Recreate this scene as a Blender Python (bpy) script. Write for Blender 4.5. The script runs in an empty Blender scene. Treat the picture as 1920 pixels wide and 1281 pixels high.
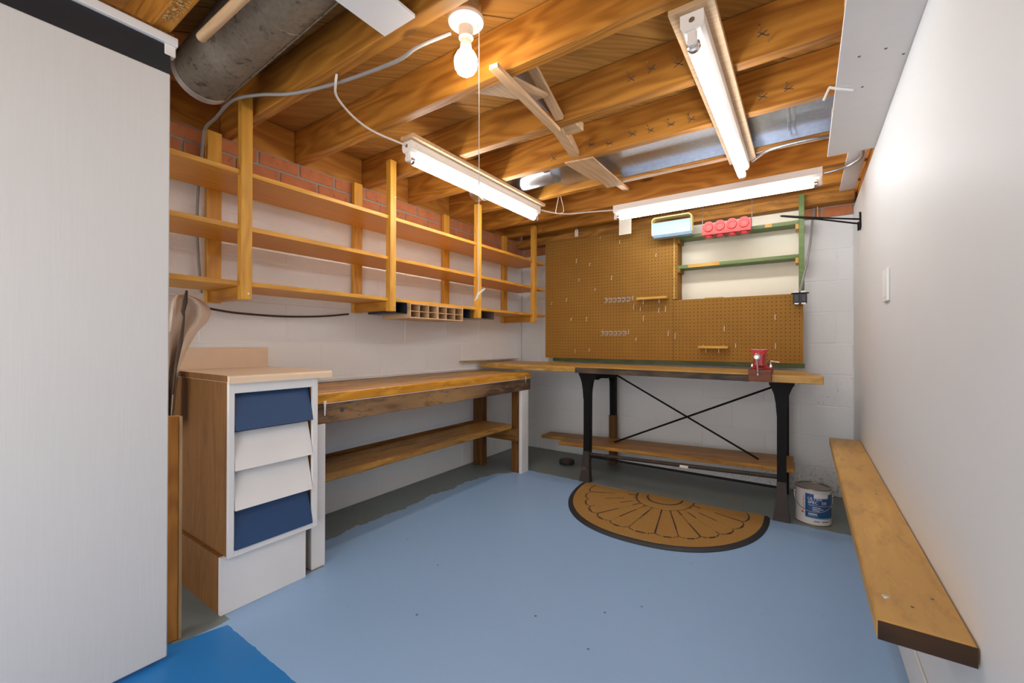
import bpy, bmesh, math, random
from mathutils import Vector, Matrix
random.seed(7)
scene = bpy.context.scene
COL = scene.collection
PI = math.pi

# ------------------------------------------------------------------ camera
cam_d = bpy.data.cameras.new('camera')
cam_d.sensor_fit = 'HORIZONTAL'
cam_d.sensor_width = 36.0
cam_d.lens = 798.37 / 1920 * 36.0
cam_d.clip_start = 0.02
cam = bpy.data.objects.new('camera', cam_d)
COL.objects.link(cam)
yaw, pitch, roll = math.radians(34.514), math.radians(0.2192), math.radians(0.1416)
f0 = Vector((-math.sin(yaw), math.cos(yaw), 0)); r0 = Vector((math.cos(yaw), math.sin(yaw), 0)); u0 = Vector((0, 0, 1))
fw = f0 * math.cos(pitch) + u0 * math.sin(pitch)
up = u0 * math.cos(pitch) - f0 * math.sin(pitch)
rt = r0 * math.cos(roll) + up * math.sin(roll)
up = up * math.cos(roll) - r0 * math.sin(roll)
CAM = Vector((2.25, -3.435, 0.98))
M = Matrix((rt, up, -fw)).transposed().to_4x4()
M.translation = CAM
cam.matrix_world = M
scene.camera = cam

# ------------------------------------------------------------------ world and exposure
w = bpy.data.worlds.new('world'); scene.world = w
w.use_nodes = True
w.node_tree.nodes['Background'].inputs[0].default_value = (1.0, 0.985, 0.965, 1)
w.node_tree.nodes['Background'].inputs[1].default_value = 2.5
scene.view_settings.view_transform = 'Standard'
scene.view_settings.look = 'None'
scene.view_settings.gamma = 1.0
scene.view_settings.use_curve_mapping = False
scene.view_settings.exposure = 0.30
scene.cycles.max_bounces = 7; scene.cycles.diffuse_bounces = 5; scene.cycles.glossy_bounces = 3
TUBE_E = 22.0
BULB_E = 55.0

# ------------------------------------------------------------------ node helpers
class NT:
    def __init__(s, name):
        s.m = bpy.data.materials.new(name); s.m.use_nodes = True
        s.t = s.m.node_tree; s.b = s.t.nodes['Principled BSDF']
    def n(s, typ, **kw):
        nd = s.t.nodes.new(typ)
        for k, v in kw.items(): setattr(nd, k, v)
        return nd
    def l(s, a, b): s.t.links.new(a, b)
    def set(s, sock, v):
        if isinstance(v, bpy.types.NodeSocket): s.l(v, sock)
        else: sock.default_value = v
    def math(s, op, a, b=None, c=None, clamp=False):
        nd = s.n('ShaderNodeMath', operation=op); nd.use_clamp = clamp
        s.set(nd.inputs[0], a)
        if b is not None: s.set(nd.inputs[1], b)
        if c is not None: s.set(nd.inputs[2], c)
        return nd.outputs[0]
    def coord(s, rand=True, rot=None):
        tc = s.n('ShaderNodeTexCoord'); v = tc.outputs['Object']
        if rand:
            oi = s.n('ShaderNodeObjectInfo')
            mul = s.n('ShaderNodeVectorMath', operation='SCALE'); mul.inputs[0].default_value = (17.3, 31.7, 23.1)
            s.l(oi.outputs['Random'], mul.inputs['Scale'])
            ad = s.n('ShaderNodeVectorMath', operation='ADD'); s.l(v, ad.inputs[0]); s.l(mul.outputs[0], ad.inputs[1]); v = ad.outputs[0]
        return v
    def scale(s, v, sc):
        mp = s.n('ShaderNodeVectorMath', operation='MULTIPLY'); s.l(v, mp.inputs[0]); mp.inputs[1].default_value = sc
        return mp.outputs[0]
    def noise(s, v, sc, detail=3.0, rough=.5, dist=0.0):
        nd = s.n('ShaderNodeTexNoise'); s.l(v, nd.inputs['Vector']); nd.inputs['Scale'].default_value = sc
        nd.inputs['Detail'].default_value = detail; nd.inputs['Roughness'].default_value = rough; nd.inputs['Distortion'].default_value = dist
        return nd.outputs[0]
    def ramp(s, fac, stops):
        r = s.n('ShaderNodeValToRGB'); s.l(fac, r.inputs[0]); e = r.color_ramp.elements
        while len(e) < len(stops): e.new(.5)
        for i, (p, c) in enumerate(stops): e[i].position = p; e[i].color = (*c, 1) if len(c) == 3 else c
        return r.outputs[0]
    def mix(s, fac, a, b, mode='MIX'):
        nd = s.n('ShaderNodeMix', data_type='RGBA', blend_type=mode)
        s.set(nd.inputs[0], fac)
        s.set(nd.inputs[6], (*a, 1) if isinstance(a, tuple) else a); s.set(nd.inputs[7], (*b, 1) if isinstance(b, tuple) else b)
        return nd.outputs[2]
    def bump(s, h, strength=.3, dist=.01):
        b = s.n('ShaderNodeBump'); b.inputs['Strength'].default_value = strength; b.inputs['Distance'].default_value = dist
        s.l(h, b.inputs['Height']); s.l(b.outputs[0], s.b.inputs['Normal'])
    def fin(s, col, rough=.5, metal=0.0, spec=.5):
        s.set(s.b.inputs['Base Color'], (*col, 1) if isinstance(col, tuple) else col)
        s.set(s.b.inputs['Roughness'], rough); s.b.inputs['Metallic'].default_value = metal
        s.b.inputs['Specular IOR Level'].default_value = spec
        return s.m

WT = (1.05, .98, .58)      # honey tone shared by all the old lumber
def wood(name, light, dark, axis='X', rough=.5, grain=1.0, knots=True, wave=.28, vary=.13, tint=None, spec=.35, tone=True, wear=0.0):
    if tone: light, dark = [tuple(min(.9, a * b) for a, b in zip(q, WT)) for q in (light, dark)]
    if tint and tone: tint = tuple(a * b for a, b in zip(tint, WT))
    k = NT(name); v = k.coord()
    ai = 'XYZ'.index(axis)
    def sc(a, c): r = [c, c, c]; r[ai] = a; return tuple(r)
    n1 = k.noise(k.scale(v, sc(1.1, 30 * grain)), 1.6, 4, .6, .3)
    wv = k.n('ShaderNodeTexWave', wave_type='BANDS', bands_direction={'X': 'Y', 'Y': 'X', 'Z': 'X'}[axis])
    dv = k.n('ShaderNodeVectorMath', operation='ADD')
    k.l(k.scale(v, sc(.7, 5 * grain)), dv.inputs[0])
    cn = k.n('ShaderNodeTexNoise'); k.l(k.scale(v, sc(.9, 5)), cn.inputs['Vector']); cn.inputs['Scale'].default_value = 1.2
    k.l(cn.outputs['Color'], dv.inputs[1])
    k.l(dv.outputs[0], wv.inputs['Vector']); wv.inputs['Scale'].default_value = 3.0; wv.inputs['Distortion'].default_value = 3.0
    wv.inputs['Detail'].default_value = 3; wv.inputs['Detail Scale'].default_value = 1.2
    fac = k.math('ADD', k.math('MULTIPLY', n1, 1 - wave), k.math('MULTIPLY', wv.outputs[0], wave))
    mid = tuple((a + b) / 2 for a, b in zip(light, dark))
    col = k.ramp(fac, [(.25, dark), (.5, mid), (.75, light)])
    big = k.noise(k.scale(v, sc(.8, 3)), 1.5, 2)
    if tint: col = k.mix(k.ramp(big, [(.42, (0, 0, 0)), (.62, (1, 1, 1))]), col, tint)
    if knots:
        vo = k.n('ShaderNodeTexVoronoi', feature='F1'); k.l(k.scale(v, sc(1.7, 5.5)), vo.inputs['Vector']); vo.inputs['Scale'].default_value = 1.0
        nz = k.noise(v, 30, 2)
        d = k.math('ADD', vo.outputs['Distance'], k.math('MULTIPLY', nz, .05))
        kf = k.ramp(d, [(.085, (1, 1, 1)), (.13, (0, 0, 0))])
        col = k.mix(k.math('MULTIPLY', kf, .75), col, tuple(c * .25 for c in dark))
    if wear:
        st = k.noise(k.scale(v, sc(4, 16)), 1.5, 6, .72)
        col = k.mix(k.math('MULTIPLY', k.ramp(st, [(.50, (0, 0, 0)), (.66, (1, 1, 1))]), wear), col, tuple(c * .35 for c in dark))
        col = k.mix(k.math('MULTIPLY', k.ramp(st, [(.30, (1, 1, 1)), (.40, (0, 0, 0))]), wear * .6), col, tuple(min(.9, c * 1.35 + .02) for c in light))
    oi = k.n('ShaderNodeObjectInfo')
    hs = k.n('ShaderNodeHueSaturation'); k.l(col, hs.inputs['Color'])
    k.l(k.math('MULTIPLY_ADD', oi.outputs['Random'], vary * 2, 1 - vary), hs.inputs['Value'])
    return k.fin(hs.outputs[0], k.math('MULTIPLY_ADD', n1, .2, rough - .1), spec=spec)

def plain(name, col, rough=.5, metal=0.0, var=.06, nscale=20, bump=.0, spec=.5, spots=None):
    k = NT(name); v = k.coord()
    n = k.noise(v, nscale, 4)
    c = k.mix(k.math('MULTIPLY', n, 1.0), tuple(x * (1 - var) for x in col), tuple(min(1, x * (1 + var)) for x in col))
    if spots:
        s = k.noise(v, spots[1], 5, .7)
        c = k.mix(k.ramp(s, [(spots[2], (0, 0, 0)), (spots[2] + .07, (1, 1, 1))]), c, spots[0])
    if bump: k.bump(n, bump, .004)
    return k.fin(c, rough, metal, spec)

def emit(name, col, st):
    k = NT(name)
    k.b.inputs['Base Color'].default_value = (.9, .9, .9, 1)
    k.b.inputs['Emission Color'].default_value = (*col, 1); k.b.inputs['Emission Strength'].default_value = st
    return k.m

MT = {}
MT['joist'] = wood('joist_fir', (.50, .235, .06), (.27, .10, .021), 'X', .5, grain=.8)
MT['plank'] = wood('subfloor_pine', (.50, .265, .105), (.31, .145, .048), 'X', .6, grain=.6, wave=.2)
MT['joistY'] = wood('joist_fir_y', (.46, .21, .055), (.30, .115, .026), 'Y', .5, grain=.8)
MT['darkY'] = wood('dark_rail_y', (.20, .10, .035), (.10, .045, .015), 'Y', .55)
MT['wire'] = plain('zinc_wire', (.66, .61, .52), .35, metal=.25)
MT['shelfY'] = wood('shelf_pine_y', (.70, .37, .085), (.52, .245, .05), 'Y', .42, knots=False, vary=.08, wave=.3)
MT['shelfZ'] = wood('shelf_pine_z', (.72, .39, .09), (.53, .26, .055), 'Z', .42, vary=.08, wave=.3)
MT['shelfX'] = wood('shelf_pine_x', (.55, .27, .06), (.36, .15, .03), 'X', .45, knots=False, vary=.08)
MT['benchY'] = wood('bench_fir_y', (.60, .32, .10), (.24, .105, .03), 'Y', .4, tint=(.26, .155, .085), wear=0.75)
MT['bench_edge'] = wood('bench_edge_y', (.72, .37, .07), (.48, .20, .03), 'Y', .3, wear=0.5)
MT['apron'] = wood('apron_weathered_y', (.20, .115, .065), (.06, .033, .02), 'Y', .65, tint=(.34, .19, .08), tone=False, vary=.02, wear=0.7)
MT['grime'] = wood('grimy_edge_x', (.13, .085, .05), (.03, .02, .013), 'X', .6, tone=False, knots=False, tint=(.045, .03, .02), wear=0.6)
MT['darkZ'] = wood('dark_post_z', (.17, .075, .022), (.08, .032, .01), 'Z', .6)
MT['darkX'] = wood('dark_rail_x', (.26, .12, .04), (.13, .055, .018), 'X', .55, wear=0.4)
MT['tableX'] = wood('table_maple_x', (.66, .43, .20), (.30, .155, .06), 'X', .42, knots=False, tint=(.47, .27, .10), wave=.35, wear=0.55)
MT['lowX'] = wood('low_plank_x', (.48, .25, .075), (.26, .115, .032), 'X', .45, wear=0.55)
MT['paleY'] = wood('pale_strip_y', (.70, .46, .26), (.54, .33, .17), 'Y', .55, knots=False, tone=False)
MT['paleX'] = wood('pale_strip_x', (.64, .42, .24), (.50, .31, .155), 'X', .55, knots=False, tone=False)
MT['paleZ'] = wood('pale_strip_z', (.60, .40, .20), (.45, .27, .12), 'Z', .55, knots=False, tone=False)
MT['seatY'] = wood('seat_board_y', (.64, .40, .17), (.46, .26, .10), 'Y', .45, grain=.3, wave=.10, tint=(.46, .27, .12), wear=0.35)
MT['endgrain'] = wood('end_grain', (.05, .022, .009), (.02, .008, .004), 'X', .7, grain=.6)
MT['studZ'] = wood('stud_z', (.56, .25, .06), (.34, .13, .03), 'Z', .5)
MT['plywood'] = wood('cabinet_ply', (.235, .115, .06), (.17, .078, .036), 'Z', .6, knots=False, wave=.2, spec=.15, wear=0.3)
MT['sill'] = wood('sill_rough_x', (.45, .21, .06), (.22, .09, .025), 'X', .7, wear=0.5)
MT['beige'] = plain('laminate_beige', (.80, .60, .42), .4, var=.05)
MT['white_paint'] = plain('white_paint', (.77, .74, .715), .5, var=.05, nscale=8, spots=((.55, .47, .36), 9, .72))
MT['white_gloss'] = plain('white_enamel', (.80, .75, .70), .35, var=.02)
MT['navy'] = plain('navy_paint', (.016, .056, .15), .45, var=.1, nscale=14)
MT['black_band'] = plain('black_band', (.012, .013, .018), .5, var=.2)
MT['drywall'] = plain('drywall_white', (.73, .725, .715), .55, var=.015, nscale=5)
MT['soffit'] = plain('soffit_board', (.74, .71, .69), .6, var=.03)
MT['iron'] = plain('black_iron', (.007, .006, .006), .6, metal=.0, var=.3, spec=.15)
MT['rust'] = plain('rusty_iron', (.035, .023, .018), .65, var=.3, bump=.3, spots=((.12, .06, .03), 25, .6))
MT['steel'] = plain('bright_steel', (.66, .64, .62), .28, metal=1.0)
MT['galv'] = plain('galvanised', (.50, .54, .62), .33, metal=1.0, var=.22, nscale=55)
MT['duct'] = plain('duct_wrap', (.17, .135, .095), .55, var=.45, nscale=70, bump=.4, spots=((.06, .045, .032), 22, .56))
MT['ductcut'] = plain('duct_rim', (.55, .52, .47), .4, metal=.6)
MT['red'] = plain('red_enamel', (.42, .015, .02), .3, var=.1)
MT['redplastic'] = plain('red_plastic', (.50, .022, .016), .4, var=.06)
MT['redblock'] = wood('vise_block_x', (.20, .06, .035), (.12, .032, .02), 'X', .5, knots=False)
MT['bluebox'] = plain('pale_blue_plastic', (.30, .44, .56), .4, var=.03)
MT['yellow'] = plain('yellow_strap', (.78, .66, .25), .5, var=.05)
MT['green'] = wood('green_paint', (.17, .24, .075), (.11, .17, .05), 'X', .45, knots=False, vary=.05, tone=False)
MT['green_dark'] = wood('dark_green_paint', (.075, .10, .035), (.04, .055, .018), 'X', .5, knots=False, tone=False)
MT['bare'] = wood('bare_wood_x', (.62, .38, .13), (.45, .25, .08), 'X', .5, knots=False)
MT['panel'] = plain('cream_back_panel', (.84, .76, .60), .5, var=.02)
MT['cable_grey'] = plain('cable_grey', (.27, .26, .25), .5)
MT['cable_white'] = plain('cable_white', (.66, .60, .54), .5)
MT['cable_dark'] = plain('cable_dark', (.05, .035, .025), .5)
MT['bx'] = plain('armoured_cable', (.42, .41, .41), .35, metal=.8, var=.4, nscale=120)
MT['paper'] = plain('paper', (.74, .66, .54), .7)
MT['rubber'] = plain('rubber_black', (.022, .021, .022), .55, var=.3, spots=((.12, .11, .10), 60, .68))
MT['porcelain'] = plain('porcelain', (.84, .80, .72), .25, var=.02)
MT['dark_box'] = plain('dark_metal_box', (.03, .033, .045), .4)
MT['clear'] = plain('smoky_plastic', (.22, .16, .12), .2)
MT['sheet'] = plain('plastic_sheet', (.74, .60, .48), .42, var=.14, nscale=9)
MT['brown_strap'] = plain('brown_strap', (.085, .05, .032), .6)
MT['canwhite'] = plain('can_white', (.66, .60, .58), .35, var=.02)
MT['canblue'] = plain('can_blue', (.012, .065, .18), .3, var=.04)
MT['canteal'] = plain('can_teal', (.05, .22, .32), .3)
MT['ink_white'] = plain('ink_white', (.75, .75, .78), .4)
MT['ink_dark'] = plain('ink_dark', (.06, .055, .055), .5)
MT['ink_red'] = plain('ink_red', (.65, .05, .05), .4)
MT['lid'] = plain('lid_metal', (.30, .25, .21), .35, metal=.85, var=.15)
MT['plate'] = plain('white_plate', (.82, .81, .79), .35)
MT['brick'] = plain('red_brick', (.47, .155, .058), .8, var=.35, nscale=14, bump=.5, spots=((.26, .10, .06), 30, .6))
MT['mortar'] = plain('mortar_grey', (.30, .26, .22), .9, var=.2, nscale=60, bump=.4)
MT['tube'] = emit('fluorescent_tube', (.93, .97, 1.0), TUBE_E)
MT['tube_side'] = emit('fluorescent_tube_side', (.93, .97, 1.0), TUBE_E * .8)
MT['tube_warm'] = emit('fluorescent_tube_warm', (1.0, .97, .90), TUBE_E * 1.25)
MT['tube_end'] = emit('fluorescent_tube_end', (1.0, .86, .62), TUBE_E * .25)
MT['bulb'] = emit('bulb_glass', (1.0, .86, .66), BULB_E)
MT['straw'] = plain('sawdust', (.45, .30, .12), .9, var=.4, nscale=90, bump=.6)

def block_mat(name, base, worn, thr, cool=0.0):
    k = NT(name); v = k.coord(rand=False)
    tc = k.n('ShaderNodeNewGeometry'); p = tc.outputs['Position']
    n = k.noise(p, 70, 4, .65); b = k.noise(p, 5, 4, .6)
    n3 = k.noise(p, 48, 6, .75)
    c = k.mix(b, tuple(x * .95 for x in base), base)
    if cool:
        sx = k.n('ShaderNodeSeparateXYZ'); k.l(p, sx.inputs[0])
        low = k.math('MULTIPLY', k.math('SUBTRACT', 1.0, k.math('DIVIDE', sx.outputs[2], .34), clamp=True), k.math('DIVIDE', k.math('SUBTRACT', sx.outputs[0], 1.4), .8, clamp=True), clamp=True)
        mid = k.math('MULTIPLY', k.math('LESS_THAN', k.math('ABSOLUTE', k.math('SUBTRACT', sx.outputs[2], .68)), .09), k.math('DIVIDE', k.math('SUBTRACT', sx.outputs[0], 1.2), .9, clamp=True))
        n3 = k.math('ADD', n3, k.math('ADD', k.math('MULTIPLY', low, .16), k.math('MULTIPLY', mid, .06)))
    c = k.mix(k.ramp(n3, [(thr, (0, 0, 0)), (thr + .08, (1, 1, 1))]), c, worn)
    k.bump(k.math('ADD', n, k.math('MULTIPLY', b, .6)), .3, .004)
    return k.fin(c, .6)
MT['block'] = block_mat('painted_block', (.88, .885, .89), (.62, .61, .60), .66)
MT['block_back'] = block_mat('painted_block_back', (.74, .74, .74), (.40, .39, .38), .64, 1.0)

def peg_mat():
    k = NT('pegboard'); p = k.n('ShaderNodeNewGeometry').outputs['Position']
    sx = k.n('ShaderNodeSeparateXYZ'); k.l(p, sx.inputs[0])
    def fr(a): return k.math('ABSOLUTE', k.math('SUBTRACT', k.math('FRACT', k.math('DIVIDE', a, .0254)), .5))
    d = k.math('SQRT', k.math('ADD', k.math('POWER', fr(sx.outputs[0]), 2.0), k.math('POWER', fr(sx.outputs[2]), 2.0)))
    hole = k.math('LESS_THAN', d, .12)
    b = k.noise(p, 5, 5, .65); g = k.noise(p, 140, 3)
    c = k.mix(b, (.235, .108, .019), (.33, .162, .028))
    c = k.mix(k.math('MULTIPLY', g, .3), c, (.42, .22, .05))
    c = k.mix(hole, c, (.035, .016, .006))
    k.bump(k.math('SUBTRACT', 1.0, hole), .3, .003)
    return k.fin(c, .65, spec=.15)
MT['peg'] = peg_mat()

def door_mat():
    k = NT('door_laminate'); v = k.coord(rand=False)
    n = k.noise(k.scale(v, (60, 60, 2.5)), 2.2, 4, .6); s = k.noise(v, 14, 3)
    c = k.mix(n, (.60, .58, .56), (.64, .62, .60))
    k.bump(n, .12, .003)
    return k.fin(c, .5)
MT['door'] = door_mat()

def floor_mat():
    k = NT('painted_concrete'); p = k.n('ShaderNodeNewGeometry').outputs['Position']
    sx = k.n('ShaderNodeSeparateXYZ'); k.l(p, sx.inputs[0]); X, Y = sx.outputs[0], sx.outputs[1]
    n = k.noise(p, 6, 5, .6); n2 = k.noise(p, 22, 4, .6); big = k.noise(p, 1.3, 3)
    nx = k.math('MULTIPLY', k.math('SUBTRACT', n, .5), .16)
    ny = k.math('MULTIPLY', k.math('SUBTRACT', n2, .5), .04)
    Xn = k.math('ADD', X, nx); Yn = k.math('ADD', Y, ny)
    # bare strip along the left wall bulges towards both ends of the bench
    e1 = k.math('MULTIPLY', k.math('GREATER_THAN', Y, -1.02), k.math('MULTIPLY', k.math('ADD', Y, 1.02), .45))
    lim = k.math('ADD', .29, e1)
    m1 = k.math('LESS_THAN', Xn, lim)
    m2 = k.math('GREATER_THAN', Yn, -.655)
    m3 = k.math('MULTIPLY', k.math('LESS_THAN', k.math('ADD', X, k.math('MULTIPLY', ny, .6)), k.math('MULTIPLY_ADD', k.math('LESS_THAN', Y, -2.755), .06, .515)), k.math('LESS_THAN', Y, -2.36))
    bare = k.math('MAXIMUM', m1, k.math('MAXIMUM', m2, m3))
    bl = k.math('MULTIPLY', k.math('LESS_THAN', k.math('ADD', Y, k.math('MULTIPLY', ny, .4)), -2.772),
                k.math('GREATER_THAN', k.math('ADD', X, k.math('MULTIPLY', k.math('ADD', Y, 2.772), -.28)), .60))
    deep = k.math('MAXIMUM', bl, k.math('LESS_THAN', Yn, -2.915))
    light = k.mix(big, (.255, .405, .63), (.29, .435, .66))
    fl = k.noise(p, 9, 6, .7)
    light = k.mix(k.ramp(fl, [(.60, (0, 0, 0)), (.72, (.5, .5, .5))]), light, (.25, .37, .50))
    sp = k.n('ShaderNodeTexVoronoi', feature='F1'); k.l(p, sp.inputs['Vector']); sp.inputs['Scale'].default_value = 7.0
    light = k.mix(k.ramp(sp.outputs['Distance'], [(.02, (1, 1, 1)), (.045, (0, 0, 0))]), light, (.09, .10, .12))
    grey = k.mix(n2, (.12, .15, .15), (.22, .25, .245))
    grey = k.mix(k.ramp(n, [(.56, (0, 0, 0)), (.66, (1, 1, 1))]), grey, (.21, .19, .13))
    c = k.mix(bare, light, grey)
    c = k.mix(deep, c, k.mix(big, (.010, .165, .47), (.016, .19, .52)))
    k.bump(k.math('ADD', k.math('MULTIPLY', n2, .5), k.math('MULTIPLY', bare, .2)), .10, .006)
    return k.fin(c, k.math('MULTIPLY_ADD', n2, .18, .30), spec=.45)
MT['floor'] = floor_mat()

def coir_mat():
    k = NT('coir'); p = k.n('ShaderNodeNewGeometry').outputs['Position']
    n = k.noise(p, 170, 3, .7); b = k.noise(p, 7, 3)
    c = k.mix(n, (.20, .095, .022), (.62, .35, .11)); c = k.mix(k.math('MULTIPLY', b, .45), c, (.33, .16, .045))
    k.bump(n, .9, .006)
    return k.fin(c, .95, spec=.1)
MT['coir'] = coir_mat()
MT['groove'] = plain('coir_groove', (.055, .026, .018), .9)

# ------------------------------------------------------------------ object helpers
ORIG = {}
def _link(o, parent=None):
    COL.objects.link(o)
    if parent is not None:
        o.parent = parent; ORIG[o.name] = ORIG[parent.name]
    return o
def tag(o, label, cat, group=None):
    o['label'] = label; o['category'] = cat
    if group: o['group'] = group
    return o
def thing(name, loc, label, cat, group=None):
    o = bpy.data.objects.new(name, None); o.empty_display_size = .05
    o.location = loc; COL.objects.link(o); ORIG[o.name] = Vector(loc)
    return tag(o, label, cat, group)
def mesh(name, bm, mats, smooth=True, ang=.6):
    me = bpy.data.meshes.new(name)
    bmesh.ops.recalc_face_normals(bm, faces=bm.faces[:])
    bm.to_mesh(me); bm.free()
    for m in (mats if isinstance(mats, (list, tuple)) else [mats]): me.materials.append(MT[m])
    if smooth:
        me.polygons.foreach_set('use_smooth', [True] * len(me.polygons)); me.set_sharp_from_angle(angle=ang)
    return me
def part(name, bm, mat, parent, label=None, smooth=True, kind=None):
    """world-space bmesh becomes a child of parent"""
    bmesh.ops.translate(bm, verts=bm.verts[:], vec=-ORIG[parent.name])
    o = bpy.data.objects.new(name, mesh(name, bm, mat, smooth)); _link(o, parent)
    if label: o['label'] = label
    if kind: o['kind'] = kind
    return o
def solo(name, bm, mat, label, cat, group=None, loc=None, smooth=True):
    if loc is None:
        xs = [v.co for v in bm.verts]
        loc = Vector((sum(v.x for v in xs) / len(xs), sum(v.y for v in xs) / len(xs), min(v.z for v in xs)))
    loc = Vector(loc); bmesh.ops.translate(bm, verts=bm.verts[:], vec=-loc)
    o = bpy.data.objects.new(name, mesh(name, bm, mat, smooth)); o.location = loc; COL.objects.link(o); ORIG[o.name] = loc
    return tag(o, label, cat, group)
def struct(name, bm, mat, smooth=False):
    o = bpy.data.objects.new(name, mesh(name, bm, mat, smooth)); COL.objects.link(o); ORIG[o.name] = Vector((0, 0, 0))
    o['kind'] = 'structure'
    return o
_cache = {}
def piece(name, c, d, mat, parent, bev=.002, rot=None, label=None):
    """bevelled box (shared mesh for equal sizes) centred at world point c"""
    key = (tuple(round(x, 4) for x in d), mat, round(bev, 4))
    me = _cache.get(key)
    if me is None:
        bm = bmesh.new(); bx(bm, -d[0] / 2, d[0] / 2, -d[1] / 2, d[1] / 2, -d[2] / 2, d[2] / 2)
        if bev: bmesh.ops.bevel(bm, geom=bm.edges[:], offset=min(bev, min(d) * .3), segments=1, affect='EDGES')
        me = mesh(name, bm, mat, False); _cache[key] = me
    o = bpy.data.objects.new(name, me)
    o.location = Vector(c) - ORIG[parent.name]
    if rot: o.rotation_euler = rot
    _link(o, parent)
    if parent.location.length and parent.type == 'MESH' and parent.parent is not None:
        o.location = o.location - parent.location          # parent is a piece with its own offset
    if label: o['label'] = label
    return o
def pbox(name, x0, x1, y0, y1, z0, z1, mat, parent, bev=.002, label=None):
    return piece(name, ((x0 + x1) / 2, (y0 + y1) / 2, (z0 + z1) / 2), (x1 - x0, y1 - y0, z1 - z0), mat, parent, bev, None, label)

def bx(bm, x0, x1, y0, y1, z0, z1):
    v = [bm.verts.new(p) for p in ((x0, y0, z0), (x1, y0, z0), (x1, y1, z0), (x0, y1, z0), (x0, y0, z1), (x1, y0, z1), (x1, y1, z1), (x0, y1, z1))]
    for f in ((3, 2, 1, 0), (4, 5, 6, 7), (0, 1, 5, 4), (1, 2, 6, 5), (2, 3, 7, 6), (3, 0, 4, 7)): bm.faces.new([v[i] for i in f])
    return v
def B(x0, x1, y0, y1, z0, z1, bev=0.0, seg=1):
    bm = bmesh.new(); bx(bm, x0, x1, y0, y1, z0, z1)
    if bev: bmesh.ops.bevel(bm, geom=bm.edges[:], offset=bev, segments=seg, affect='EDGES')
    return bm
def tube(bm, pts, r, seg=8, cap=True):
    pts = [Vector(p) for p in pts]; rings = []
    n = len(pts); prev = None
    for i, p in enumerate(pts):
        t = (pts[min(i + 1, n - 1)] - pts[max(i - 1, 0)]).normalized()
        if prev is None:
            a = Vector((0, 0, 1)) if abs(t.z) < .9 else Vector((1, 0, 0))
            s = t.cross(a).normalized()
        else: s = (prev - t * prev.dot(t)).normalized()
        prev = s; q = t.cross(s)
        rr = r[i] if isinstance(r, (list, tuple)) else r
        rings.append([bm.verts.new(p + (s * math.cos(2 * PI * j / seg) + q * math.sin(2 * PI * j / seg)) * rr) for j in range(seg)])
    for a, b in zip(rings, rings[1:]):
        for j in range(seg): bm.faces.new((a[j], a[(j + 1) % seg], b[(j + 1) % seg], b[j]))
    if cap: bm.faces.new(rings[0][::-1]); bm.faces.new(rings[-1])
    return bm
def T(pts, r, seg=8): return tube(bmesh.new(), pts, r, seg)
def smoothpath(ctrl, n=6):
    """Catmull-Rom through control points"""
    c = [Vector(p) for p in ctrl]; c = [c[0] * 2 - c[1]] + c + [c[-1] * 2 - c[-2]]; out = []
    for i in range(1, len(c) - 2):
        for j in range(n):
            t = j / n; p0, p1, p2, p3 = c[i - 1:i + 3]
            out.append(.5 * (2 * p1 + (p2 - p0) * t + (2 * p0 - 5 * p1 + 4 * p2 - p3) * t * t + (3 * p1 - p0 - 3 * p2 + p3) * t ** 3))
    out.append(c[-2]); return out
def lathe(bm, prof, c, axis='Z', seg=24, a0=0.0, a1=2 * PI):
    c = Vector(c); full = abs(a1 - a0 - 2 * PI) < 1e-6; rings = []
    for r, h in prof:
        ring = []
        for j in range(seg if full else seg + 1):
            a = a0 + (a1 - a0) * j / seg; p = (r * math.cos(a), r * math.sin(a), h)
            if axis == 'X': p = (h, p[0], p[1])
            if axis == 'Y': p = (p[0], h, p[1])
            ring.append(bm.verts.new(c + Vector(p)))
        rings.append(ring)
    for a, b in zip(rings, rings[1:]):
        m = len(a)
        for j in range(m if full else m - 1): bm.faces.new((a[j], a[(j + 1) % m], b[(j + 1) % m], b[j]))
    if full:
        if prof[0][0] > 1e-5: bm.faces.new(rings[0][::-1])
        if prof[-1][0] > 1e-5: bm.faces.new(rings[-1])
    return bm
def Lz(prof, c, axis='Z', seg=24): return lathe(bmesh.new(), prof, c, axis, seg)
def prism(bm, poly, e):
    """poly: world points; e: extrusion vector"""
    e = Vector(e); a = [bm.verts.new(p) for p in poly]; b = [bm.verts.new(Vector(p) + e) for p in poly]; n = len(a)
    bm.faces.new(a[::-1]); bm.faces.new(b)
    for i in range(n): bm.faces.new((a[i], a[(i + 1) % n], b[(i + 1) % n], b[i]))
    return bm
def PR(poly, e): return prism(bmesh.new(), poly, e)

# ================================================================== SETTING
RX = 2.505         # right wall
JB, JT = 1.942, 2.115   # joist bottom / subfloor
YB = -4.3          # the open side behind the camera
LINES = [0.0, .172, .3745, .577, .7795, .982, 1.1845, 1.387, 1.5895, 1.80]

floor = struct('floor', B(-.2, 2.75, YB, .2, -.1, 0), 'floor')

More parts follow.
